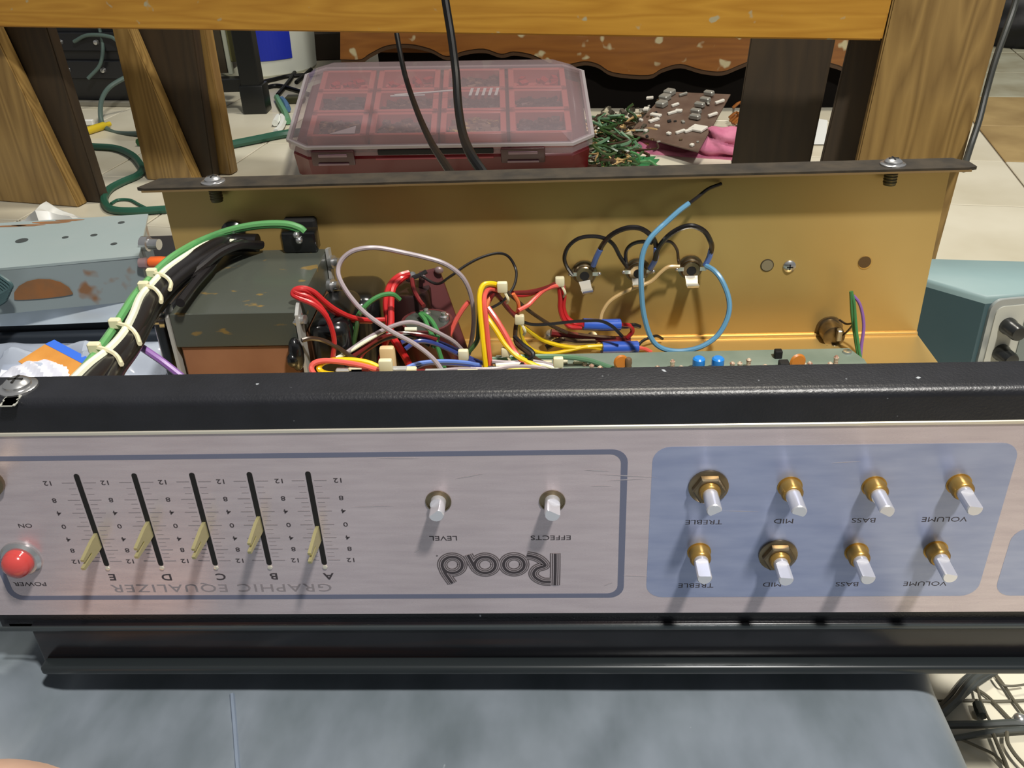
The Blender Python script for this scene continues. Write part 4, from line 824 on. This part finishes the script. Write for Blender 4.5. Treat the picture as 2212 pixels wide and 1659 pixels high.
# ================================================================== LEFT: grey box, chrome-edged case, plastic bag
GZ = 70.0
g0, g1, g2, g3 = atZ(-40, 583, GZ), atZ(300, 552, GZ), atZ(320, 462, GZ), atZ(-40, 484, GZ)
gb = thing('metal_project_box', ((g0.x+g1.x)/2, (g0.y+g2.y)/2, 32), 'grey painted metal box with drilled holes and rust on top of the black case', 'metal box')
rust = M('grey_hammered_paint', (152, 168, 168), 0.3, 0.1, (160, 172, 172), 10, coat=0.3, bump=0.1, bscale=120)
nt = rust.node_tree; 
rustc = M('rusty_grey_paint', (138, 150, 152), 0.35, 0.1, (134, 96, 64), 15, lo=0.64, hi=0.67, coat=0.2, bump=0.1, bscale=80)
bm = new(); prism(bm, [g0, g1, g2, g3], (0, 0, -2.0)); obj('lid', bm, rust, gb)
bm = new(); ins_ = [g0+V((2, 0.5, -2)), g1+V((0, 0.5, -2)), g2+V((-3, -1, -2)), g3+V((2, -1, -2))]; prism(bm, ins_, (0, 0, -36)); obj('body', bm, rustc, gb)
for (x, y, r) in ((47, 520, 5.0), (141, 513, 2.6), (203, 508, 2.8), (246, 527, 2.6), (262, 481, 2.8)):
    q = atZ(x, y, GZ); bm = new(); lathe(bm, q, (0, 0, 1), [(r, 0.0), (r, 0.25), (0, 0.25)], 18); obj('drilled_hole', bm, M('hole_dark', (52, 58, 58), 0.7) if x == 47 else bpy.data.materials['hole_dark'], gb)
bm = new()
for (x, y, rx, ry) in ((110, 481, 16, 3), (60, 487, 14, 2.4), (150, 476, 12, 2.0), (20, 489, 14, 2)):
    q = atZ(x, y, GZ); prism(bm, [q+V((rx*math.cos(a)*(1+0.25*math.sin(3*a)), ry*math.sin(a), 0.05)) for a in [2*math.pi*k/12 for k in range(12)]], (0, 0, 0.15))
obj('rust_patch', bm, M('rust', (140, 92, 50), 0.7, 0, (104, 84, 62), 40), gb)
bm = new(); q = atY(95, 632, g0.y+6); fy = (g1-g0).normalized(); fn = V((fy.y, -fy.x, 0))
c_ = atP(95, 640, g0, fn); prism(bm, [c_+fn*0.4+fy*(22*math.cos(a))+V((0, 0, 15*math.sin(a)*(1 if math.sin(a) > 0 else 0.1))) for a in [2*math.pi*k/16 for k in range(16)]], fn*0.3); obj('rust_patch', bm, bpy.data.materials['rust'], gb)
q = atY(322, 527, g1.y+22); bm = new(); lathe(bm, q, (1, -0.2, 0), [(6, -6), (6, 0), (4.4, 0.5), (4.4, 9), (3, 9)], 16); obj('chrome_jack', bm, m_steel, gb)
q = atY(318, 568, g1.y-2); bm = new(); lathe(bm, q, (1, 0, 0.02), [(4.0, -6), (4.4, 0), (3, 1)], 12); obj('plug_collar', bm, M('pinkish_plug', (170, 140, 140), 0.3, 0.5), gb)
p0 = atY(322, 567, g1.y-3); bm = new(); lathe(bm, p0, (1, 0, 0.03), [(3.4, 0), (4.6, 2), (4.4, 10), (3.6, 16), (2.6, 18), (0, 18.5)], 16); tag(obj('plug', bm, M('orange_plug', (232, 104, 40), 0.35), None, p0), 'small orange plug stuck in the side of the grey metal box', 'plug')
bm = new()
for k in range(5): 
    y0 = 600+k*7; tube(bm, [atY(-30, y0-20, g0.y-6), atY(5, y0, g0.y-10), atY(25-k*3, y0+18, g0.y-12), atY(5-k*4, y0+34, g0.y-12), atY(-30, y0+44, g0.y-12)], 1.6, 6)
tag(obj('wire_coil', bm, M('dark_teal_wire', (64, 88, 90), 0.35), None, atY(0, 630, g0.y-10)), 'coiled dark teal wires at the left edge before the grey metal box', 'wire')
# black case with chrome front edge
k0 = atZ(-60, 664, 30); k1 = atZ(308, 652, 30)
cs_ = thing('black_case', (k0.x+60, k0.y+60, FZ), 'black case with a chrome front edge under the grey metal box', 'case')
kd = (k1-k0).normalized(); kn = V((-kd.y, kd.x, 0)); k1 = k0+kd*((-288-k0.x)/kd.x); k0 = k0-kd*120
bm = new(); prism(bm, [k0+V((0, 0, -2)), k1+V((0, 0, -2)), k1+kn*150+V((0, 0, -2)), k0+kn*150+V((0, 0, -2))], (0, 0, FZ-28)); obj('shell', bm, M('black_case_paint', (30, 34, 40), 0.35, coat=0.2), cs_)
bm = new(); nst = 14
for i in range(nst):
    a = i/nst; b_ = (i+1)/nst; f = lambda s: k0+(k1-k0)*s-kn*(5*math.sin(math.pi*s)+1)
    p_, q_ = f(a), f(b_); prism(bm, [p_+V((0, 0, 1.5)), q_+V((0, 0, 1.5)), q_+V((0, 0, -14))-kn*1.5, p_+V((0, 0, -14))-kn*1.5], kn*(6+5*math.sin(math.pi*(a+b_)/2)))
obj('chrome_edge', bm, M('chrome_trim', (220, 232, 240), 0.2, 0.35), cs_)
bm = new(); box(bm, (k0.x, k0.y-4, -40), (k1.x-6, k0.y+6, 8), 3, 3); obj('bumper', bm, M('dark_bumper', (44, 50, 58), 0.4), cs_)
# plastic bag with printed label card
bagz = -38
bm = new(); t = bmesh.new(); bmesh.ops.create_grid(t, x_segments=40, y_segments=28, size=1.0); rr = random.Random(5)
bc = V((-395, -52, bagz))
bn_ = V((0, -0.62, 1)); bp0 = V((-395, -18, 12))
for v in t.verts:
    x, y = v.co.x, v.co.y; e = max(0, 1-max(abs(x), abs(y))**3)
    h = 16*e+(5*math.sin(x*11+y*6)+4*math.sin(y*13-x*8)+3*math.sin(x*21))*e
    yy_ = bc.y+y*46; v.co = V((bc.x+x*98, yy_, max(bagz+1, 12+(yy_+18)*0.62+(h-12))))
bmesh.ops.solidify(t, geom=t.faces, thickness=0.4); join(bm, t)
bag = thing('plastic_bag', bc, 'crinkled clear plastic bag with orange and blue label card left of the amplifier', 'bag')
obj('film', bm, clear('crinkled_film', (240, 245, 250), (206, 214, 228), 0.1, 0.5), bag, smooth=25)
def bagp(x, y): return atP(x, y, bp0+V((0, 0, 9)), bn_)
P = [bagp(40, 782), bagp(98, 745), bagp(205, 800), bagp(150, 850)]
bm = new(); prism(bm, P, (0, 0, 0.6)); obj('label_card', bm, M('orange_card', (214, 148, 66), 0.6, 0, (196, 128, 48), 40), bag)
P = [bagp(98, 745), bagp(118, 736), bagp(192, 775), bagp(182, 789)]
bm = new(); prism(bm, P, (0, 0, 0.9)); obj('label_stripe', bm, M('blue_card_stripe', (58, 112, 222), 0.5), bag)
P = [bagp(-20, 812), bagp(30, 830), bagp(10, 850), bagp(-30, 845)]
bm = new(); prism(bm, P, (0, 0, 0.6)); obj('label_card', bm, bpy.data.materials['orange_card'], bag)
bm = new(); t = bmesh.new(); bmesh.ops.create_grid(t, x_segments=26, y_segments=14, size=1.0); wc = bagp(80, 815)
for v in t.verts:
    x, y = v.co.x, v.co.y; e = max(0, 1-(x*x+y*y)); v.co = V((wc.x+x*34, wc.y+y*16, wc.z+0.6*y*16-7+13*e**0.6+2*math.sin(x*14+y*9)*e))
bmesh.ops.solidify(t, geom=t.faces, thickness=0.4); join(bm, t); obj('white_packing', bm, M('white_packing_film', (226, 228, 240), 0.3), bag, smooth=30)
bm = new(); ball(bm, atZ(128, 452, 60)+V((0, 60, -60)), (46, 30, 34), 16, 10); 
for v in bm.verts: v.co += V((3*math.sin(v.co.x*0.21), 0, 3*math.sin(v.co.x*0.3+v.co.y*0.2)))
bw0 = atZ(105, 462, 20); 
for v in bm.verts: v.co.z = max(v.co.z, FZ)
bm.free()
bm = new(); qq = atY(105, 462, 230)
t = bmesh.new(); bmesh.ops.create_icosphere(t, subdivisions=3, radius=1)
for v in t.verts: c = v.co; s_ = 1+0.12*math.sin(7*c.x+3*c.z)+0.1*math.sin(9*c.y+5*c.z); v.co = V((qq.x+c.x*34*s_, qq.y+c.y*24*s_, qq.z-30+c.z*36*s_))
join(bm, t); obw = tag(obj('plastic_wrap', bm, M('milky_film', (190, 190, 184), 0.35), None, qq), 'crumpled milky plastic wrap behind the grey metal box at the left leg', 'plastic wrap')
bm = new(); box(bm, (qq.x-60, qq.y-30, FZ), (qq.x+40, qq.y+40, qq.z-62), 2, 1); tag(obj('cardboard_box', bm, M('plain_card', (120, 96, 66), 0.8), None, (qq.x, qq.y, FZ)), 'cardboard box under the crumpled milky plastic wrap', 'box')

# ================================================================== RIGHT: teal instrument
IZ = 0.0
i0 = atZ(2132, 640, IZ); i1 = atZ(2330, 622, IZ); ux = (i1-i0).normalized(); uy = V((-ux.y, ux.x, 0))
inst = thing('teal_instrument', V(((i0.x+i1.x)/2, i0.y+60, FZ)), 'teal cased electronic instrument with grey knob panel right of the amplifier', 'instrument')
cp5 = [i0, i1, atZ(2330, 566, IZ), atZ(1962, 556, IZ), atZ(1962, 592, IZ)]; cc5 = sum(cp5, V((0, 0, 0)))/5; SEC = ((0.93, 0), (0.965, -1.2), (0.985, -3.5), (0.996, -7), (1.0, -12), (1.0, FZ+8-IZ))
def shell(sec, c0, c1):
    bm = new(); R_ = [[bm.verts.new(V((cc5.x+(p.x-cc5.x)*k_, cc5.y+(p.y-cc5.y)*k_, IZ+z_))) for p in cp5] for k_, z_ in sec]
    for a_, b_ in zip(R_, R_[1:]):
        for q_ in range(5): bm.faces.new((a_[q_], a_[(q_+1) % 5], b_[(q_+1) % 5], b_[q_]))
    bm.faces.new(R_[0]); bm.faces.new(R_[-1]); return bm
obj('lit_top', shell(SEC[:4], 1, 0), M('lit_dusty_teal_top', (134, 158, 158), 0.5, 0, (116, 142, 146), 7, bump=0.05, bscale=120), inst, smooth=60)  # paler top and darker case put light and shade into the colour
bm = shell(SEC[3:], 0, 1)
obj('case', bm, M('shaded_teal_hammered_case', (66, 90, 96), 0.42, 0.0, (58, 82, 88), 8, bump=0.06, bscale=200, coat=0.1), inst)
m_pan = M('light_grey_panel', (188, 188, 176), 0.45); m_bez = M('silver_bezel', (176, 180, 178), 0.3, 0.5)
def onf(pts, d0, d1, mat, name, par):
    b2 = new(); prism(b2, [(x, -d0, z) for x, z in pts], (0, d0-d1, 0)); b3 = new(); join(b3, b2, frame(i0, ux, uy, (0, 0, 1))); return obj(name, b3, mat, par)
pan = onf(rrect(4, 256, -176, -3, 10), 3, 0, m_bez, 'bezel', inst)
pl = onf(rrect(9, 251, -171, -9, 7), 4, 3, m_pan, 'front_panel', inst)
onf(rrect(36, 52, -170, -22, 2), 5, 4, M('grey_stripe', (120, 128, 124), 0.4), 'panel_stripe', pl); onf(rrect(44, 120, -24, -12, 1), 5, 4, M('grey_text_block', (132, 122, 108), 0.5), 'panel_label', pl)
onf(rrect(55, 130, -150, -30, 3), 5.5, 4, M('greenish_screen', (170, 200, 172), 0.25), 'screen', pl)
bm0 = M('black_knob', (30, 32, 32), 0.3, coat=0.3)
for z in (-27, -52, -77, -102, -127):
    b2 = new(); lathe(b2, (22, -4, z), (0, -1, 0), [(7.4, 0), (7.4, 3), (6.6, 5), (6.6, 15), (5.8, 17), (0, 17.5)], 20); b3 = new(); join(b3, b2, frame(i0, ux, uy, (0, 0, 1))); obj('knob', b3, bm0, pl)
for dx, dy in ((16, 14), (80, 14), (20, 70), (80, 60)):
    b2 = new(); cyl(b2, (dx, dy, -(IZ-FZ)), (dx, dy, -(IZ-FZ)+8), 8, 12); b3 = new(); join(b3, b2, frame(i0, ux, uy, (0, 0, 1))); obj('foot', b3, bm0, inst)
# dark bag at the top right
bq = atZ(2200, 110, FZ); bm = new(); t = bmesh.new(); bmesh.ops.create_icosphere(t, subdivisions=4, radius=1)
for v in t.verts: c = v.co; s_ = 1+0.06*math.sin(6*c.x+4*c.y)+0.05*math.sin(9*c.z-5*c.x); v.co = V((bq.x+60+c.x*150*s_, bq.y+110+c.y*120*s_, max(FZ, FZ+62+c.z*80*s_)))
join(bm, t); bg = thing('black_bag', bq+V((60, 110, 0)), 'black soft bag lying at the top right beyond the bench', 'bag'); obj('body', bm, M('black_nylon', (22, 22, 26), 0.6, bump=0.3, bscale=60), bg)
bm = new(); ball(bm, bq+V((40, 90, 150)), (60, 40, 22), 16, 8); obj('purple_flap', bm, M('purple_cloth', (92, 48, 110), 0.8), bg)

# ================================================================== BACKGROUND LEFT
def floorpath(pts, r, mat, label, name='cable', cat='cable', lift=0.0, group=None):
    bm = new(); P = [atZ(x, y, FZ+r+lift) for x, y in pts]; tube(bm, P, r, 8); return tag(obj(name, bm, mat, None, P[0]), label, cat, group)
m_hose = M('dark_green_hose', (36, 84, 66), 0.4); m_gw = M('grey_green_cable', (78, 96, 90), 0.45)
floorpath([(150, 312), (200, 316), (250, 320), (285, 335), (303, 354), (308, 367), (295, 380), (262, 394), (235, 410), (225, 432), (240, 452), (290, 456), (360, 452)], 6.5, m_hose, 'thick dark green cable looping over the tiles between the left legs')
floorpath([(240, 440), (255, 432), (280, 432), (300, 442), (320, 452)], 2.6, m_hose, 'thin dark green cable loop beside the thick one near the chassis corner')
floorpath([(470, 318), (520, 308), (560, 300), (610, 290), (660, 284)], 8.0, m_hose, 'green cable band on the tiles left of the organizer box')
floorpath([(300, 308), (315, 302), (330, 306), (345, 300)], 8.0, M('bright_green_cable', (56, 124, 76), 0.45), 'short bright green cable piece beside the second left bench leg')
cable([(290, 160), (262, 172), (235, 190), (220, 215), (217, 245), (222, 268), (240, 284), (270, 289), (320, 288)], [1420, 1380, 1300, 1260, 1200], 5, m_gw, 'grey green cable curling down from the dark rack to the tiles', name='cable')
pt = atZ(206, 278, FZ+6); bm = new(); lathe(bm, atZ(182, 285, FZ+8), V(atZ(226, 271, FZ+8)-atZ(182, 285, FZ+8)), [(7, 0), (8, 10), (8, 50), (5, 56), (5, 66)], 14); yp = tag(obj('cable_plug', bm, M('yellow_plug', (206, 180, 40), 0.4), None, pt), 'yellow cable plug on the tiles between the left bench legs', 'plug')
bm = new(); box(bm, atZ(182, 272, FZ+1)+V((-10, 0, 0)), atZ(182, 272, FZ+1)+V((20, 10, 12)), 2, 1); tag(obj('paper_scrap', bm, M('white_scrap', (225, 225, 220), 0.6), None, atZ(182, 272, FZ)), 'white scrap behind the yellow plug on the tiles', 'paper')
r0 = atZ(140, 226, FZ); rk = thing('equipment_rack', (r0.x-60, r0.y+150, FZ), 'dark equipment rack standing behind the left bench legs', 'rack')
m_rack = M('dark_rack', (20, 21, 24), 0.4, bump=0.05)
bm = new(); t = new(); box(t, (-200, 0, 0), (190, 300, 330), 4, 2); join(bm, t, frame(r0, TX, TY, (0, 0, 1))); obj('cabinet', bm, m_rack, rk)
bm = new(); t = new(); box(t, (-200, -14, 0), (190, 0, 12), 2, 1); join(bm, t, frame(r0, TX, TY, (0, 0, 1))); obj('bottom_edge', bm, M('pale_edge', (140, 136, 124), 0.4, 0.4), rk)
for k, zz in enumerate((60, 120, 180)):
    bm = new(); t = new(); box(t, (-190, -8, zz), (180, 0, zz+40), 2, 1); join(bm, t, frame(r0, TX, TY, (0, 0, 1))); u = obj('rack_panel', bm, M('rack_panel_black', (26, 27, 30), 0.3) if k == 0 else bpy.data.materials['rack_panel_black'], rk)
    for xx in (-60, 40, 130): bm = new(); t = new(); lathe(t, (xx, -8, zz+20), (0, -1, 0), [(6, 0), (5, 6), (0, 7)], 12); join(bm, t, frame(r0, TX, TY, (0, 0, 1))); obj('rack_screw', bm, m_steel, u)
for k, (pts, Y) in enumerate((([(215, 60), (222, 100), (216, 140), (190, 170)], 1480), ([(160, 90), (190, 76), (240, 80), (262, 100)], 1470))):
    cable(pts, [Y, Y-30], 4, m_gw, ('grey green cable hanging down the front of the dark rack', 'grey green cable draped across the top of the dark rack')[k], name='cable')
# metal stand with a device, bucket
f0 = atZ(552, 246, FZ); stn = thing('black_metal_stand', f0, 'black metal stand with a square leg left of the organizer box', 'stand')
m_st = M('black_square_tube', (18, 20, 20), 0.4)
bm = new(); box(bm, f0+V((-22, 0, 0)), f0+V((20, 36, 420)), 2, 1); lg = obj('leg', bm, m_st, stn)
bm = new(); box(bm, f0+V((-26, -4, 0)), f0+V((26, 42, 60)), 3, 2); obj('foot_cap', bm, m_st, lg)
bm = new(); box(bm, f0+V((-190, 4, 46)), f0+V((-20, 34, 74)), 2, 1); obj('cross_bar', bm, m_st, stn)
dv = thing('chassis_module', f0+V((-90, 46, 74)), 'olive metal module with pale edges standing on the black stand bar', 'module')
bm = new(); box(bm, f0+V((-140, 56, 74)), f0+V((-60, 150, 300)), 6, 2); obj('body', bm, M('dark_olive_metal', (62, 54, 40), 0.45), dv)
m_pale = M('pale_grey_edge', (170, 174, 156), 0.45)
for x in (-150, -58, -30):
    bm = new(); box(bm, f0+V((x, 44, 74)), f0+V((x+9, 60, 290)), 1.5, 1); obj('edge_strip', bm, m_pale, dv)
bm = new(); box(bm, f0+V((-50, 48, 100)), f0+V((-30, 90, 260)), 2, 1); obj('side_plate', bm, M('olive_plate', (106, 104, 62), 0.5), dv)
bk = atZ(578, 168, FZ); bk = V((bk.x-26, bk.y+112, FZ)); bkt = thing('bucket', bk, 'white plastic bucket with a blue label behind the black stand', 'bucket')
bm = new(); lathe(bm, bk, (0, 0, 1), [(118, 0), (124, 6), (138, 250), (144, 252), (144, 262), (132, 262)], 40); obj('shell', bm, M('white_bucket', (214, 218, 206), 0.4), bkt)
bm = new(); n_ = 14; a0, a1 = math.radians(-92), math.radians(-45)
for i in range(n_):
    a, b_ = a0+(a1-a0)*i/n_, a0+(a1-a0)*(i+1)/n_
    def sp_(a, z): rr_ = 124+14*z/250+0.8; return bk+V((rr_*math.cos(a), rr_*math.sin(a), z))
    prism(bm, [sp_(a, 42), sp_(b_, 42), sp_(b_, 140), sp_(a, 140)], V((math.cos(a), math.sin(a), 0))*1.0)
obj('label', bm, M('blue_label', (34, 52, 178), 0.4), bkt)
bm = new(); lathe(bm, atZ(662, 110, FZ), (0, 0, 1), [(34, 0), (34, 300)], 20); tag(obj('black_tube', bm, M('black_plastic_tube', (20, 18, 20), 0.5), None, atZ(662, 110, FZ)), 'black upright tube between the white bucket and the cabinet', 'tube')
q = atZ(712, 132, FZ); bm = new(); box(bm, q+V((-60, 10, 0)), q+V((70, 130, 70)), 3, 1); tag(obj('dark_box', bm, M('dark_brown_box', (56, 46, 36), 0.6), None, q), 'dark brown box on the floor left of the cabinet', 'box')
q = atZ(695, 95, FZ); bm = new(); box(bm, q+V((-60, 60, 0)), q+V((80, 180, 160)), 3, 1); tag(obj('grey_box', bm, M('dull_grey_box', (92, 84, 72), 0.6), None, q), 'dull grey box behind the dark brown box near the cabinet', 'box')
for k, pts in enumerate(([(560, 178), (590, 172), (620, 165), (660, 162), (690, 160)], [(570, 190), (600, 185), (630, 192), (668, 204)], [(600, 205), (625, 175), (640, 150), (650, 135)], [(640, 178), (655, 165), (672, 150)])):
    floorpath(pts, 5, m_cord, ('black cable lying straight towards the back of the organizer box', 'black cable slanting to the back left corner of the organizer box', 'black cable running up from the scraps to the black tube', 'short black cable crossing near the dark brown box')[k])
rr = random.Random(2); js = atZ(615, 240, FZ)
jk = [('scrap_strip', [(598, 210), (606, 226), (616, 244), (622, 262)], (96, 150, 112), 'pale green plastic strip left of the organizer box'), ('scrap_strip', [(608, 214), (616, 222), (622, 236)], (70, 110, 150), 'bluish plastic strip left of the organizer box'), ('white_ring', [(594, 266), (604, 252), (612, 260), (606, 276), (596, 286)], (228, 232, 226), 'white plastic ring on the tiles left of the organizer box')]
for nm, pts, c_, lb in jk:
    bm = new(); tube(bm, [atZ(x, y, FZ+8) for x, y in pts], 7, 6); tag(obj(nm, bm, M('scrap_'+str(c_[0]), c_, 0.4), None, js), lb, 'plastic scrap')
bm = new(); q = atZ(640, 222, FZ); box(bm, q-V((22, 12, 0)), q+V((20, 14, 16)), 3, 1); tag(obj('scrap_block', bm, M('dark_olive_scrap', (52, 52, 26), 0.5), None, q), 'dark olive scrap block against the organizer box', 'scrap')
q = atZ(1770, 300, FZ); bm = new(); prism(bm, [atZ(1757, 312, FZ+2), atZ(1782, 312, FZ+2), atZ(1788, 262, FZ+30), atZ(1766, 258, FZ+30)], (0, 4, 1)); tag(obj('paper_scrap', bm, M('pale_paper_scrap', (205, 208, 206), 0.6), None, q), 'pale paper scrap seen between the two right bench legs', 'paper')

# ================================================================== LOWER RIGHT: cables on the floor
m_thin = M('thin_dark_wire', (92, 88, 74), 0.5); m_thick = M('thick_dark_cable', (66, 70, 68), 0.4)
def ZL(x, y): return (2030+x/6.407, 1400+y/6.407)
thick = [[(-150, 1000), (150, 700), (260, 560), (380, 420), (520, 330), (640, 270)], [(-150, 1080), (180, 780), (320, 640), (480, 500), (640, 390), (760, 320)], [(-150, 1040), (200, 740), (340, 560), (470, 420), (600, 340), (700, 280)]]
for k, pts in enumerate(thick):
    bm = new(); P = [atZ(*ZL(*q), FZ+4+3*k) for q in pts]; tube(bm, P, 2.7, 8); tag(obj('cable', bm, m_thick, None, P[0]), ('upper dark cable of the thick slanting bundle by the cushion edge at lower right', 'lowest dark cable of the thick slanting bundle by the cushion edge at lower right', 'middle dark cable of the thick slanting bundle by the cushion edge at lower right')[k], 'cable', 'bundled cables at lower right')
thinp = [([(-230, 735), (200, 725), (520, 722), (800, 735), (1250, 718)], 1.5, 'thin wire running level above the others on the lower right tiles'), ([(500, 560), (640, 650), (760, 760), (980, 990)], 1.6, 'thin wire slanting down through the middle of the lower right tiles'), ([(780, 370), (900, 530), (1010, 700), (1120, 850), (1250, 1000)], 1.7, 'thin wire slanting down nearest the frame edge on the lower right tiles'),
         ([(-230, 1070), (250, 1060), (600, 1056), (1000, 1035), (1300, 1050)], 4.0, 'thick dark cable lying level across the lower right tiles'), ([(-230, 1290), (250, 1240), (560, 1185), (820, 1150), (1250, 1115)], 3.2, 'brownish cable slanting below the level thick cable at lower right'), ([(-100, 1100), (360, 1290), (560, 1380), (760, 1480), (960, 1680)], 1.5, 'thin wire crossing from the cushion edge to the bottom at lower right'),
         ([(740, 1180), (820, 1380), (900, 1560), (960, 1720)], 2.0, 'wire running down from the brownish cable at lower right'), ([(930, 1160), (940, 1300), (1040, 1470), (1200, 1650)], 2.0, 'curved wire at the far lower right corner'), ([(760, 370), (860, 500), (1000, 525), (1200, 500)], 1.3, 'thin wire sagging at the top of the lower right tiles'), ([(520, 540), (560, 700), (640, 900), (690, 1000)], 1.5, 'thin wire dropping steeply past the dark splice at lower right')]
for i, (pts, r_, lb) in enumerate(thinp):
    bm = new(); P = [atZ(*ZL(*q), FZ+r_+0.6*i) for q in pts]; tube(bm, P, r_*0.62, 7); tag(obj('cable', bm, m_thin if r_ < 3 else m_thick, None, P[0]), lb, 'cable')
bm = new(); P = [atZ(*ZL(*q), FZ+5) for q in ((525, 760), (545, 840), (575, 900), (590, 950))]; tube(bm, P, [0.8]+[3.4]*(6*3-1)+[0.8], 8); tag(obj('wire_splice', bm, M('black_tape', (40, 44, 40), 0.5), None, P[0]), 'small dark taped splice on the lower right tiles', 'splice')
q = atZ(*ZL(1110, 990), FZ+6); bm = new(); ball(bm, q, (4.5, 4.5, 4), 12, 8); tag(obj('metal_bead', bm, m_steel, None, q), 'small shiny metal bead on the cables at the lower right edge', 'bead')
